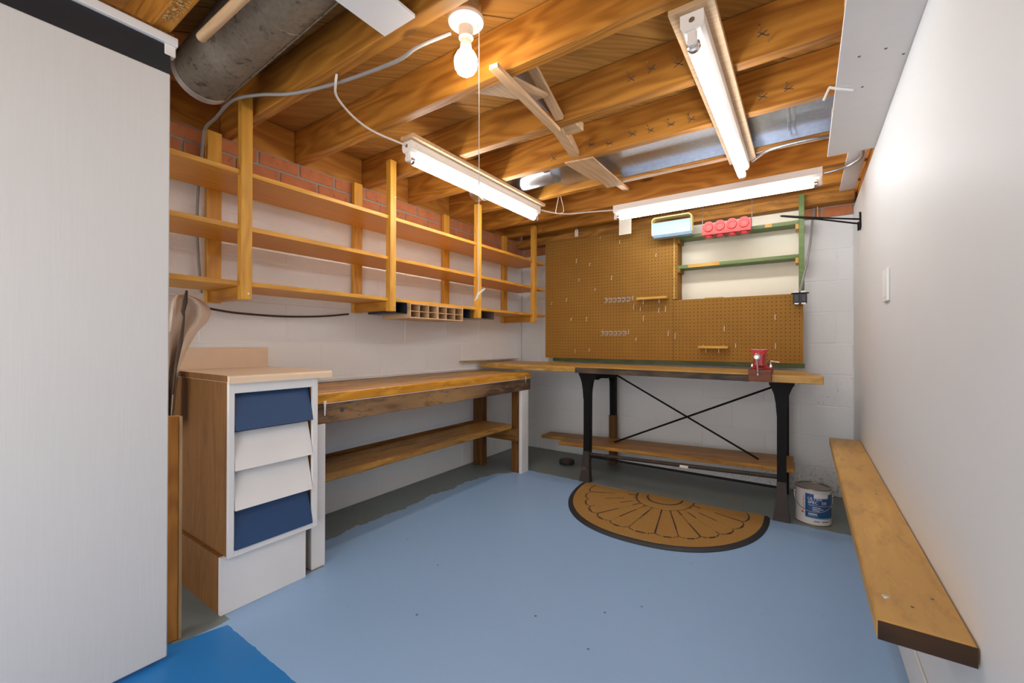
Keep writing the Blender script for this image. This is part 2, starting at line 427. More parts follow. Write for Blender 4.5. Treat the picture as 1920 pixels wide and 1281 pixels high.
# ---- left wall: blocks with brick on top
wall_left = struct('wall_left', B(-.2, -.0035, YB, .2, 0, JB), 'mortar')
bm = B(-.0036, -.0018, YB, 0, 0, 1.80)
part('joint_paint', bm, 'block', wall_left, smooth=False)
J = .007
def course(name, wall, axis, start, end, off, pitch, z0, z1, mat, prox, gap=J, dep=.012, bev=.0025):
    """pieces along axis from start to end with joints at off + k*pitch"""
    k = math.floor((start - off) / pitch); a = start
    while a < end - .02:
        b = min(off + (k + 1) * pitch, end)
        if b - a > .03:
            j = random.uniform(-.0006, .0006)
            if axis == 'Y': pbox(name, prox - dep + j, prox + j, a + gap / 2, b - gap / 2, z0 + gap / 2, z1 - gap / 2, mat, wall, bev)
            else: pbox(name, a + gap / 2, b - gap / 2, prox + j, prox + dep + j, z0 + gap / 2, z1 - gap / 2, mat, wall, bev)
        a = b; k += 1
for i, (z0, z1) in enumerate(zip(LINES, LINES[1:])):
    course('block', wall_left, 'Y', -3.1, 0, -2.258 if i % 2 else -2.068, .4, z0, z1, 'block', 0.0)
for i, z0 in enumerate((1.80, 1.872)):
    course('brick', wall_left, 'Y', -3.1, 0, -2.30 + .105 * i, .21, z0, min(z0 + .072, JB), 'brick', .002, .011, .05, .003)

# ---- back wall
wall_back = struct('wall_back', B(-.2, 2.75, .0035, .2, 0, JB), 'mortar')
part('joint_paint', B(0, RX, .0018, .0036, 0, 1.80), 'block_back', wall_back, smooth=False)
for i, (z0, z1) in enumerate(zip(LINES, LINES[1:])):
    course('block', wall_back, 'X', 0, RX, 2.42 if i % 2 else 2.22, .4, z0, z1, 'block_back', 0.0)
course('brick', wall_back, 'X', 0, RX, 2.34, .21, 1.80, 1.872, 'brick', 0.0, .011, .05, .003)
pbox('sill_beam', .0, RX, -.10, .02, 1.873, JB, 'sill', wall_back, .004)

# ---- right wall: white panel on a frame, with its base strip
wall_right = struct('wall_right', B(RX, RX + .012, YB, .0, .0, 1.845), 'drywall')
part('frame_plate', B(RX + .012, RX + .10, YB, .0, 1.80, JB), 'studZ', wall_right, smooth=False)
part('frame_core', B(RX + .0121, RX + .10, YB, .0, 0, 1.7999), 'studZ', wall_right, smooth=False)
base = struct('baseboard_right', B(RX - .006, RX - .0002, YB, -.02, .001, .13, .002), 'drywall')
for i, y in enumerate((-2.085, -1.0)):
    pbox('seam_strip', RX - .0085, RX - .006, y - .012, y + .012, .002, .13, 'white_paint', base, .001)

# ---- ceiling: subfloor planks on joists
ceil = struct('ceiling', B(-.2, 2.75, YB, .2, JT + .02, JT + .08), 'sill')
def clip(poly, f):
    out = []
    for i in range(len(poly)):
        a, b = poly[i], poly[(i + 1) % len(poly)]; fa, fb = f(a), f(b)
        if fa >= 0: out.append(a)
        if fa * fb < 0:
            t = fa / (fa - fb); out.append((a[0] + (b[0] - a[0]) * t, a[1] + (b[1] - a[1]) * t))
    return out
S2 = math.sqrt(.5); pw = .142
for i in range(-34, 6):
    v0, v1 = i * pw + .003, (i + 1) * pw - .003          # v along (-1,1)/sqrt2
    for (s0, s1) in ((-5, 5),):
        P = [((u - v) * S2, (u + v) * S2) for u, v in ((s0, v0), (s1, v0), (s1, v1), (s0, v1))]
        for f in (lambda p: p[0] + .1, lambda p: 2.7 - p[0], lambda p: -p[1] + .1, lambda p: p[1] - YB):
            P = clip(P, f)
            if len(P) < 3: break
        if len(P) < 3: continue
        cx = sum(p[0] for p in P) / len(P); cy = sum(p[1] for p in P) / len(P)
        loc = [(((p[0] - cx) * S2 + (p[1] - cy) * S2), (-(p[0] - cx) * S2 + (p[1] - cy) * S2)) for p in P]
        dz = random.uniform(0, .002)
        bm = PR([(a, b, dz) for a, b in loc], (0, 0, .019))
        o = bpy.data.objects.new('plank', mesh('plank', bm, 'plank', False)); o.location = (cx, cy, JT); o.rotation_euler = (0, 0, PI / 4)
        _link(o, ceil)
JY = {'A0': -2.972, 'A': -2.545, 'B': -2.19, 'C': -1.768, 'D': -1.395, 'E': -.98, 'F': -.56, 'G': -.235, 'Z1': -3.38, 'Z2': -3.79, 'Z3': -4.19}
JO = {}
for k, y in JY.items():
    JO[k] = piece('joist', (1.30, y, (JB + JT) / 2 - .0005), (2.72, .046, JT - JB - .001), 'joist', ceil, .0025)
# rim blocks between the joists on top of the left wall and at the back
ys = sorted(JY.values()) + [.1]
for a, b in zip(ys, ys[1:]):
    pbox('rim_block', -.06, -.012, a + .024, b - .024, JB, JT - .001, 'joistY', ceil, .002)
part('light_gap_seal', B(-.2, -.0605, YB, .2, JB + .0005, JT + .0195), 'sill', ceil, smooth=False)  # unseen closure board, added to seal light gaps above the left wall
pbox('rim_board', .0, 2.6, .005, .045, JB, JT - .001, 'joist', ceil, .002)

def bar(name, p, q, w, t, mat, parent, side=None):
    """straight lath between two points: w wide, t thick"""
    p, q = Vector(p), Vector(q); d = (q - p).normalized()
    s = Vector(side) if side else d.cross(Vector((0, 0, 1)))
    s = (s - d * s.dot(d)).normalized(); n = d.cross(s)
    bm = PR([p + s * a * w / 2 + n * b * t / 2 for a, b in ((-1, -1), (1, -1), (1, 1), (-1, 1))], q - p)
    return part(name, bm, mat, parent, smooth=False)
def at(px, py, ax, val):
    d = fw + rt * ((px - 960) / 798.37) - up * ((py - 640.5) / 798.37)
    return CAM + d * ((val - CAM[ax]) / d[ax])
# cross bridging in the bays (x about 1.33)
bar('bridging', at(925, 124, 2, 1.931), at(1044, 245, 2, 1.931), .034, .016, 'paleY', ceil, (1, 0, 0))
bar('bridging', (1.392, -2.165, 2.085), (1.372, -1.795, 1.958), .036, .018, 'paleY', ceil, (1, 0, 0))
bar('bridging', (1.33, -1.742, 1.955), (1.262, -1.42, 1.968), .045, .03, 'paleY', ceil, (1, 0, 0))
bar('bridging', (1.30, -1.742, 2.07), (1.262, -1.42, 1.985), .036, .018, 'paleY', ceil, (1, 0, 0))
part('bridging_board', PR([(1.20, -1.42, JB - .0005), (1.352, -1.40, JB - .0005), (1.352, -.957, JB - .0005), (1.25, -.957, JB - .0005), (1.262, -1.06, JB - .0005), (1.225, -1.14, JB - .0005)], (0, 0, -.009)), 'paleY', ceil, smooth=False)
bar('bridging', (1.287, -.957, 1.975), (1.25, -.60, 2.03), .036, .018, 'paleY', ceil, (1, 0, 0))
pbox('bridging_block', 1.34, 1.42, -1.744, -1.655, 1.948, 1.985, 'paleX', ceil, .003)
part('bridging_gusset', PR([(1.18, -2.166, JB + .012), (1.36, -2.166, JB + .012), (1.40, -1.95, JB + .03), (1.33, -1.95, JB + .03)], (0, 0, .012)), 'paleY', ceil, smooth=False)
pbox('bridging_plate', 1.345, 1.349, -2.13, -1.82, 1.965, 2.06, 'galv', ceil, .001)

# nails driven into the joists, with pencil crosses beside them
def nails(j, pts, mark=True):
    y = JY[j] - .0232
    for (px, py) in pts:
        p = at(px, py, 1, y)
        L = .035
        bm = T([(p.x, y + .01, p.z), (p.x + .002, y - L, p.z + .004)], .0017, 6)
        lathe(bm, [(.0001, -.0006), (.004, -.0006), (.004, .0008), (.0001, .0008)], (p.x + .002, y - L, p.z + .004), 'Y', 8)
        bmesh.ops.translate(bm, verts=bm.verts[:], vec=-Vector(JO[j].location))
        o = part('nail', bm, 'steel', JO[j])
        if mark:
            for s in (-1, 1):
                a = random.uniform(.3, .8); l = random.uniform(.014, .02); c = Vector((p.x + .008, y - .0006, p.z - .006))
                d = Vector((math.cos(a) * l, 0, math.sin(a) * l * s)); nrm = Vector((-math.sin(a) * s, 0, math.cos(a))) * .0016
                bm = PR([c - d - nrm, c + d - nrm, c + d + nrm, c - d + nrm], (0, .0004, 0))
                bmesh.ops.translate(bm, verts=bm.verts[:], vec=-Vector(JO[j].location))
                part('pencil_mark', bm, 'ink_dark', JO[j], smooth=False)
nails('C', [(1180, 146), (1218, 128), (1268, 118), (1424, 62)])
nails('C', [(1440, 80), (950, 232)], False)
nails('D', [(1107, 270), (1140, 268), (1183, 250), (1217, 243), (1255, 232), (1293, 222), (1426, 180), (1474, 165), (1036, 296)])

# dropped soffit board along the right wall and the short board behind it
sof = struct('trim_1', B(2.336, RX + .012, YB, -.985, 1.846, 1.858, .001), 'soffit')
for y in (-1.25, -1.95, -2.75, -3.4): pbox('hanger', 2.341, 2.358, y - .02, y + .02, 1.8582, JB, 'paleZ', sof, .001)
def hole(o, pts, z):
    for (px, py) in pts:
        p = at(px, py, 2, z)
        part('screw_hole', Lz([(.0001, -.0004), (.004, -.0004), (.004, .0003)], (p.x, p.y, z - .0002), 'Z', 8), 'ink_dark', o)
hole(sof, [(1611, 106), (1694, 101), (1617, 163), (1661, 91)], 1.846)
struct('trim_2', B(2.427, RX - .001, -1.4, -.105, JB - .013, JB - .001, .001), 'soffit')

# sliding door at the left, its track fascia and the jamb behind its edge
door = struct('door_1', B(.602, .63, YB, -2.951, .011, 1.811, .003), 'door')
part('top_band', B(.602, .629, YB, -2.951, 1.8112, 1.897), 'black_band', door, smooth=False)
pbox('hanger_plate', .604, .632, -2.966, -2.938, 1.868, 1.905, 'white_gloss', door, .002)
trim3 = struct('trim_3', B(.606, .642, YB, -2.935, 1.899, 1.925, .0015), 'soffit')
pbox('track_rail', .608, .626, YB + .01, -2.94, 1.9251, 1.9415, 'darkX', trim3, .001)
jamb = struct('trim_4', B(.50, .545, -2.932, -2.897, .0, .735, .002), 'studZ')
pbox('jamb_casing', .505, .55, -2.897, -2.889, .001, .735, 'paleZ', jamb, .001)

# ================================================================== OVERHEAD: ducts, lights, cables
th = thing('round_duct', (.35, -2.765, 1.92), 'wrapped grey brown round duct hanging between the joists above the sliding door', 'duct')
part('duct_body', Lz([(.098, 0), (.098, 2.1)], (.36, -2.765, 2.005), 'X', 32), 'duct', th)
part('end_collar', Lz([(.092, -.02), (.1, -.02), (.1005, .012), (.092, .012)], (.36, -2.765, 2.005), 'X', 32), 'ductcut', th)
part('dark_end_cap', Lz([(.0001, -.012), (.0918, -.012), (.0918, -.006), (.0001, -.006)], (.36, -2.765, 2.005), 'X', 24), 'ink_dark', th)  # solid cap, coloured dark to stand in for the shade inside the duct
part('seam_band', Lz([(.0985, -.003), (.1, -.002), (.1, .002), (.0985, .003)], (.92, -2.765, 2.005), 'X', 32), 'duct', th)
part('lap_seam', B(.38, 2.4, -2.705, -2.700, 1.925, 1.9275), 'duct', th, smooth=False)

for o in list(th.children):
    for v in o.data.vertices: v.co.z += .062 * v.co.x
th = thing('flat_duct', (1.5, -1.19, 1.95), 'flat galvanised duct running between two joists near the lights', 'duct')
part('duct_body', B(.98, 2.6, -1.366, -1.008, 1.985, 2.10, .003), 'galv', th, smooth=False)
pbox('drive_seam', 2.185, 2.197, -1.367, -1.007, 1.978, 1.986, 'galv', th, .001)
pbox('drive_seam', 2.205, 2.217, -1.367, -1.007, 1.978, 1.986, 'galv', th, .001)
part('flange', B(1.36, 2.6, -1.012, -1.0045, 1.955, 1.985), 'galv', th, smooth=False)
bm = bmesh.new(); lathe(bm, [(.076, .0), (.076, .62)], (.40, -1.19, 2.02), 'X', 24)
part('round_pipe', bm, 'galv', th)
part('pipe_bead', Lz([(.0765, -.004), (.082, -.002), (.082, .002), (.0765, .004)], (.47, -1.19, 2.02), 'X', 24), 'steel', th)

def fixture(label, origin, ang, board, Lb=1.18, lamp='tube'):
    """strip light lying along local +X from origin (top centre of its near end)"""
    th = thing('strip_light', origin, label, 'light', 'bare tube strip lights under the joists')
    R = Matrix.Translation(origin) @ Matrix.Rotation(ang, 4, 'Z')
    def P(name, bm, mat, label=None, smooth=True):
        bmesh.ops.transform(bm, matrix=R, verts=bm.verts[:]); return part(name, bm, mat, th, label, smooth)
    z = 0
    if board:
        bw, bo = board
        P('mounting_board', B(-.02, Lb + .015, bo - bw / 2, bo + bw / 2, -.017, 0, .001), 'paleX', smooth=False); z = -.0175
    prof = [(-.031, z), (.031, z), (.031, z - .036), (.022, z - .05), (-.022, z - .05), (-.031, z - .036)]
    P('housing', PR([(0, a, b) for a, b in prof], (Lb, 0, 0)), 'white_gloss', smooth=False)
    for x in (-.0012, Lb):
        e = P('end_plate', PR([(x, a * 1.03, b) for a, b in prof], (.0012, 0, 0)), 'white_gloss', smooth=False)
    P('knockout', Lz([(.0001, -.0024), (.008, -.0024), (.008, -.0012)], (0, 0, z - .022), 'X', 14), 'steel')
    zt = z - .05 - .03
    for s, x in ((1, .008), (-1, Lb - .008)):
        bm = B(x - .008, x + .008, -.013, .013, zt - .012, z - .05, .003, 2)
        lathe(bm, [(.0001, -.009), (.013, -.009), (.013, .009), (.0001, .009)], (x, 0, zt), 'X', 14)
        P('lamp_holder', bm, 'white_gloss')
    bm = Lz([(.0185, .04), (.0185, Lb - .04)], (0, 0, zt), 'X', 18)
    P('lamp_tube', bm, lamp, 'glowing white tube')
    for a, b in ((.0175, .0399), (Lb - .0399, Lb - .0175)):
        P('tube_cap', Lz([(.0135, a), (.0186, a + .004), (.0186, b - .004), (.0135, b)], (0, 0, zt), 'X', 18), 'steel')
    P('screw_head', Lz([(.0001, -.0006), (.003, -.0006), (.003, .0004)], (.03, -.0315, z - .015), 'Y', 8), 'steel')
    P('screw_head', Lz([(.0001, -.0006), (.003, -.0006), (.003, .0004)], (.045, -.0315, z - .024), 'Y', 8), 'steel')
    return th
fixture('strip light on a wooden batten over the left shelves, lit tube', (.715, -2.075, JB - .001), PI / 2, (.085, -.02), 1.17, 'tube_warm')
fixture('strip light on a wide wooden board running towards the viewer, next to the white soffit', (1.985, -2.15, JB - .001), PI / 2, (.122, 0), 1.20, 'tube_side')
fixture('strip light across the back, above the pegboard and the blue and red boxes', (1.148, -.56, JB - .001), 0.0, None, 1.18)

# pull-chain lamp
LX, LY, LZ = 1.335, -2.375, 2.035
th = thing('pull_chain_lamp', (LX, LY, LZ), 'white porcelain lampholder with a glowing bare bulb and long pull chain', 'lamp')
part('junction_box', Lz([(.0001, .0), (.05, .0), (.05, .048), (.0001, .048)], (LX, LY, LZ + .008), 'Z', 8), 'galv', th, smooth=False)
part('lampholder', Lz([(.0001, .008), (.058, .008), (.06, .002), (.057, -.006), (.035, -.012), (.024, -.022), (.022, -.05), (.024, -.056), (.0225, -.058), (.0001, -.058)], (LX, LY, LZ), 'Z', 32), 'porcelain', th)
part('bulb_neck', Lz([(.017, -.058), (.0175, -.07), (.021, -.098)], (LX, LY, LZ), 'Z', 24), 'porcelain', th)
part('bulb', Lz([(.021, -.098), (.030, -.108), (.037, -.123), (.0385, -.138), (.036, -.153), (.029, -.166), (.017, -.175), (.0001, -.178)], (LX, LY, LZ), 'Z', 24), 'bulb', th, 'glowing bulb')
cx, cy = LX + .036, LY + .024
part('pull_chain', T([(cx - .006, cy - .004, LZ - .01), (cx, cy, LZ - .03), (cx + .001, cy, 1.6), (cx + .002, cy, 1.135)], .0014, 6), 'cable_white', th)
bm = T([(cx + .002, cy, 1.15), (cx - .004, cy, 1.13), (cx - .010, cy - .006, 1.118)], [.003, .005, .002], 6)
tube(bm, [(cx + .002, cy, 1.14), (cx + .012, cy + .006, 1.152), (cx + .02, cy + .01, 1.158)], [.003, .004, .002], 6)
part('chain_knot', bm, 'paper', th)
for a in (0.6, 2.2): pass
def cable(name, ctrl, r, mat, label, n=6, seg=8): return solo(name, T(smoothpath(ctrl, n), r, seg), mat, label, 'cable')
cable('cable', [(1.29, -2.40, 2.0), (1.20, -2.46, 1.955), (1.104, -2.474, 1.934), (.843, -2.515, 1.932), (.638, -2.575, 1.931), (.50, -2.63, 1.945), (.39, -2.68, 1.935), (.2, -2.665, 1.93), (.06, -2.655, 1.925), (.028, -2.655, 1.83), (.026, -2.667, 1.675), (.025, -2.671, 1.555), (.026, -2.668, 1.389), (.026, -2.655, 1.20)],
      .0062, 'cable_grey', 'grey cable from the bulb lamp along the ceiling and down behind the left shelves')
cable('cable', [(.022, -2.625, 1.135), (.02, -2.58, 1.128), (.016, -2.493, 1.120), (.012, -2.291, 1.116), (.012, -2.084, 1.127), (.014, -1.90, 1.150)], .005, 'cable_dark', 'dark cable sagging along the wall just below the lowest shelf')
cable('cable', [(.872, -2.54, 1.941), (.852, -2.532, 1.916), (.79, -2.485, 1.910), (.715, -2.36, 1.912), (.69, -2.24, 1.908), (.71, -2.088, 1.905)], .0045, 'cable_white', 'thin white cable curving down to the near end of the left strip light')
cable('cable', [(.735, -.90, 1.905), (.79, -.80, 1.90), (.86, -.70, 1.905), (.97, -.635, 1.915), (1.14, -.575, 1.915)], .005, 'cable_white', 'pale cable strung between the far end of the left strip light and the back one')
cable('armoured_cable', [(2.025, -.925, 1.925), (2.09, -.985, 1.933), (2.19, -1.012, 1.934), (2.33, -1.0, 1.934), (2.45, -.90, 1.931), (2.484, -.73, 1.915), (2.458, -.63, 1.915), (2.405, -.575, 1.915), (2.335, -.56, 1.912)], .0075, 'bx', 'metal armoured cable looping from the right strip light under the soffit to the back light')
cable('cable_clip', [(1.655, -2.222, 2.075), (1.69, -2.225, 2.052), (1.735, -2.225, 2.045), (1.78, -2.222, 2.06)], .005, 'cable_dark', 'short black cable loop stapled to a joist at the top edge')
solo('wood_dowel', T([(.70, -2.895, 1.93), (2.3, -2.885, 1.93)], .014, 12), 'paleX', 'round pale wooden dowel beside the wrapped duct', 'dowel')
solo('white_panel', B(1.176, 1.312, -2.945, -2.574, JB - .012, JB - .0005, .001), 'soffit', 'small white board screwed across the joists beside the bulb lamp', 'board', smooth=False)
bm = bmesh.new()
for i in range(70):
    x = .69 + random.random() * .13; y = -2.962 + random.random() * .03
    c = Vector((x, y - .03, JB - .001)); a = random.random() * 6.3; l = random.uniform(.004, .011)
    tube(bm, [c, c + Vector((math.cos(a) * l, math.sin(a) * l, -.002))], .0011, 4)
o = solo('sawdust_clump', bm, 'straw', 'clump of straw-like fibres on the joist above the sliding door', 'fibres'); o['kind'] = 'stuff'
bm = T(smoothpath([(.914, -.955, 1.942), (.893, -.955, 1.85), (.905, -.955, 1.836), (.93, -.955, 1.835), (.952, -.955, 1.848), (.93, -.955, 1.942)], 5), .0018, 6)
solo('wire_hanger', bm, 'cable_white', 'thin bent wire triangle hanging from a joist by the back light', 'wire')
bm = T([(2.318, -1.648, 1.8455), (2.384, -1.60, 1.838)], .004, 8); tube(bm, [(2.318, -1.648, 1.845), (2.302, -1.665, 1.80)], .0035, 8)
solo('plastic_hook', bm, 'plate', 'small white bent plastic hook at the left edge of the soffit', 'hook')

# ================================================================== LEFT WALL: shelf unit
th = thing('wall_shelf_unit', (.17, -1.45, 1.157), 'long open orange pine shelf unit with three boards hung on the left wall', 'shelf unit')
PY = [-2.607, -1.848, -1.078, -.318]
PT = [2.006, 2.004, 1.965, 1.985]
for y, zt in zip(PY, PT):
    pbox('front_post', .312, .35, y - .021, y + .021, 1.157, zt, 'shelfZ', th, .002)
    pbox('back_post', .004, .034, y - .029, y + .029, 1.160, min(zt, 1.9415), 'shelfZ', th, .002)
    pbox('support_arm', .0345, .3115, y - .018, y + .018, 1.162, 1.2135, 'shelfX', th, .002)
for z in (1.684, 1.456, 1.224):
    pbox('shelf_board', .036 if z < 1.3 else .035, .334, -3.05, -.125, z - .010, z + .010, 'shelfY', th, .0015)
for y in PY:
    part('screw_head', Lz([(.0001, -.0005), (.0045, -.0005), (.0045, .0015), (.0001, .002)], (.35, y + .006, 1.182), 'X', 8), 'steel', th)
for (y, z) in ((-1.835, 1.87), (-1.835, 1.80), (-1.07, 1.62), (-.31, 1.86)):
    part('screw_head', Lz([(.0001, -.0005), (.003, -.0005), (.003, .0015), (.0001, .002)], (.35, y, z), 'X', 8), 'steel', th)

def trough(name, y0, y1, z0, z1, x0, x1, mat, label, cat, t=.004, group=None):
    """open-fronted box: walls around, opening towards +x"""
    th = thing(name, ((x0 + x1) / 2, (y0 + y1) / 2, z0), label, cat, group)
    pbox('base', x0, x1, y0, y1, z0, z0 + t, mat, th, .0005); pbox('lid', x0, x1, y0, y1, z1 - t, z1, mat, th, .0005)
    for a, b in ((y0, y0 + t), (y1 - t, y1)): pbox('side', x0, x1, a, b, z0 + t, z1 - t, mat, th, .0005)
    pbox('back', x0, x0 + t, y0 + t, y1 - t, z0 + t, z1 - t, mat, th, .0005)
    return th
def dividers(th, y0, y1, z0, z1, x0, x1, n, t=.005):
    for i in range(1, n):
        y = y0 + (y1 - y0) * i / n; pbox('divider', x0 + .01, x1 - .002, y - t / 2, y + t / 2, z0 + .007, z1 - .007, 'paleX', th, .0005)
    z = (z0 + z1) / 2 - .002
    pbox('shelf', x0 + .01, x1 - .004, y0 + .007, y1 - .007, z - .002, z + .002, 'paleX', th, .0005)
trough('metal_tray', -1.828, -1.742, 1.149, 1.2125, .10, .345, 'dark_box', 'dark metal open tray under the shelf, left of the pigeonhole boxes', 'tray', .002)
a = trough('pigeonhole_box', -1.737, -1.512, 1.125, 1.2125, .12, .365, 'paleX', 'left wooden pigeonhole box under the lowest shelf', 'box', .007, 'pigeonhole boxes under the shelf')
dividers(a, -1.737, -1.512, 1.125, 1.2125, .12, .365, 3)
a = trough('pigeonhole_box', -1.510, -1.272, 1.125, 1.2125, .12, .365, 'paleX', 'right wooden pigeonhole box under the lowest shelf', 'box', .007, 'pigeonhole boxes under the shelf')
dividers(a, -1.510, -1.272, 1.125, 1.2125, .12, .365, 3)
trough('metal_tray', -1.268, -1.172, 1.149, 1.2125, .10, .345, 'dark_box', 'dark metal open tray under the shelf, right of the pigeonhole boxes', 'tray', .002)
trough('plastic_tray', -1.04, -.84, 1.158, 1.2125, .10, .30, 'clear', 'smoky clear plastic tray under the right end of the shelves', 'tray', .003)

# plastic sheet hanging below the shelf at the left
def sheet():
    bm = bmesh.new(); rows = []
    prof = [(553, 331, 352), (562, 323, 376), (575, 320, 393), (590, 318, 396), (605, 317, 388), (622, 316, 371), (650, 316, 354), (690, 315, 337), (730, 314, 331), (770, 314, 327), (800, 314, 323)]
    n = 14
    for i, (py, xl, xr) in enumerate(prof):
        row = []
        for j in range(n + 1):
            s = j / n; px = xl + (xr - xl) * s
            xo = .155 + .035 * math.sin(s * 9 + i * .25) * (0.3 + .7 * min(1, i / 4)) + .0 * i
            row.append(bm.verts.new(at(px, py, 0, xo)))
        rows.append(row)
    for a, b in zip(rows, rows[1:]):
        for j in range(n): bm.faces.new((a[j], a[j + 1], b[j + 1], b[j]))
    bmesh.ops.recalc_face_normals(bm, faces=bm.faces[:])
    bmesh.ops.solidify(bm, geom=bm.faces[:], thickness=.004)
    return bm
p = at(350, 800, 0, .155)
th = thing('plastic_sheet', tuple(p), 'tan plastic sheet bundled and hanging below the shelf beside the sliding door', 'sheet')
part('sheet', sheet(), 'sheet', th)
part('strap', T([at(350, 545, 0, .20), at(347, 566, 0, .205), at(343, 585, 0, .205), at(345, 595, 0, .205), at(339, 640, 0, .205), at(330, 690, 0, .205), at(324, 740, 0, .20)], [.004, .009, .007, .004, .008, .004, .003], 8), 'brown_strap', th)
# small white ledge strip on the wall above the low bench
solo('wall_cleat', B(.001, .018, -2.36, -.70, .757, .772, .002), 'white_paint', 'thin white painted cleat along the wall behind the low bench', 'cleat')
solo('wood_strip', B(.001, .05, -.90, -.125, .832, .8385, .001), 'paleY', 'thin wooden strip along the left wall at the end of the long workbench', 'strip')

# ================================================================== DRAWER CABINET
th = thing('drawer_cabinet', (.29, -2.585, 0), 'small drawer cabinet with navy and white slanted drawer fronts and beige countertop', 'cabinet')
y0, y1, xf = -2.752, -2.415, .552
part('side_panel', B(.012, xf - .016, y0, y0 + .015, .206, .836, .001), 'plywood', th, smooth=False)
part('side_panel', B(.012, xf - .016, y1 - .015, y1, .206, .836, .001), 'plywood', th, smooth=False)
part('bottom_panel', B(.012, xf - .016, y0 + .0151, y1 - .0151, .206, .222), 'plywood', th, smooth=False)
part('back_panel', B(.012, .018, y0 + .0151, y1 - .0151, .2221, .83), 'plywood', th, smooth=False)
pbox('frame_stile', xf - .0158, xf, y0 - .001, y0 + .019, .204, .836, 'white_paint', th, .0015)
pbox('frame_stile', xf - .0158, xf, y1 - .021, y1 + .001, .204, .836, 'white_paint', th, .0015)
pbox('frame_rail', xf - .0158, xf, y0 + .0191, y1 - .0211, .795, .836, 'white_paint', th, .0015)
pbox('frame_rail', xf - .0158, xf, y0 + .0191, y1 - .0211, .204, .226, 'white_paint', th, .0015)
zs = [(.658, .792), (.514, .648), (.370, .506), (.228, .362)]
for (za, zb), m in zip(zs, ('navy', 'white_paint', 'white_paint', 'navy')):
    poly = [(xf - .050, y0 + .021, zb), (xf - .034, y0 + .021, zb), (xf + .006, y0 + .021, za), (xf - .010, y0 + .021, za)]
    d = part('drawer_front', PR(poly, (0, (y1 - .024) - (y0 + .021), 0)), m, th, 'navy blue drawer front' if m == 'navy' else None, smooth=False)
    part('drawer_box', B(.03, xf - .055, y0 + .03, y1 - .033, za + .004, zb - .03), 'plywood', d, smooth=False)
part('plinth_front', B(.512, .53, -2.768, -2.452, 0, .2055, .001), 'white_paint', th, smooth=False)
part('plinth_side', B(.03, .5119, -2.768, -2.75, 0, .2055, .001), 'plywood', th, smooth=False)
part('plinth_side', B(.03, .5119, -2.47, -2.452, 0, .2055, .001), 'plywood', th, smooth=False)
prof = [(.018, .836), (.018, .861), (.555, .861), (.564, .859), (.569, .852), (.569, .832), (.5535, .832), (.5535, .8365)]
part('countertop', PR([(a, -2.758, b) for a, b in prof], (0, .40, 0)), 'beige', th, smooth=False)
part('countertop_end', B(.02, .552, -2.7605, -2.7582, .838, .8605), 'plywood', th, 'raw brown edge of the countertop', smooth=False)
pbox('backsplash', .0005, .0178, -2.756, -2.362, .836, .956, 'beige', th, .003)

# ================================================================== LOW BENCH (left)
th = thing('low_workbench', (.26, -1.5, 0), 'low weathered plank workbench with white legs and an under-shelf, along the left wall', 'workbench')
for a, b, i in ((.02, .155, 0), (.157, .29, 1), (.292, .40, 2)): pbox('top_plank', a, b, -2.405, -.632, .716, .7565 - .001 * i, 'benchY', th, .003)
pbox('front_plank', .402, .503, -2.405, -.628, .7095, .757, 'bench_edge', th, .005)
pbox('apron', .462, .50, -2.402, -.636, .622, .7085, 'apron', th, .003)
pbox('apron_end', .03, .4615, -.672, -.636, .625, .7085, 'darkX', th, .003)
pbox('leg', .45, .503, -2.412, -2.348, 0, .6215, 'white_paint', th, .002)
pbox('leg_inner', .36, .4495, -2.40, -2.352, .0, .6215, 'darkZ', th, .002)
pbox('leg', .478, .504, -.764, -.672, 0, .6215, 'white_paint', th, .002)
pbox('leg_inner', .408, .4775, -.760, -.676, 0, .6215, 'darkZ', th, .002)
pbox('leg', .03, .125, -.762, -.70, 0, .7155, 'darkZ', th, .003)
pbox('leg', .03, .125, -2.40, -2.34, 0, .7155, 'darkZ', th, .003)
pbox('brace', .126, .476, -.80, -.7645, .245, .334, 'darkX', th, .003)
pbox('brace', .126, .3595, -2.3515, -2.31, .252, .334, 'darkX', th, .003)
pbox('cleat', .40, .445, -2.347, -2.335, .16, .334, 'bare', th, .002)
pbox('under_shelf', .15, .432, -2.335, -.80, .3345, .372, 'benchY', th, .004)
pbox('back_rail', .15, .166, -2.33, -.81, .3722, .388, 'darkY', th, .002)
for (y, z, h) in ((-2.352, .69, .065), (-2.40, .70, .075), (-.71, .705, .045)):
    part('paint_drip', PR([(.5035, y - .006, z + h / 2), (.5035, y + .006, z + h / 2), (.5035, y + .004, z), (.5035, y + .002, z - h / 2), (.5035, y - .003, z - h / 2), (.5035, y - .005, z)], (.0008, 0, 0)), 'white_paint', th, smooth=False)
pbox('paint_line', .4995, .5045, -2.36, -.632, .7088, .7112, 'white_paint', th, .0002)
part('knot_hole', Lz([(.0001, .0), (.011, .0), (.011, .0006), (.0001, .0008)], (.5, -2.265, .672), 'X', 12), 'ink_dark', th)

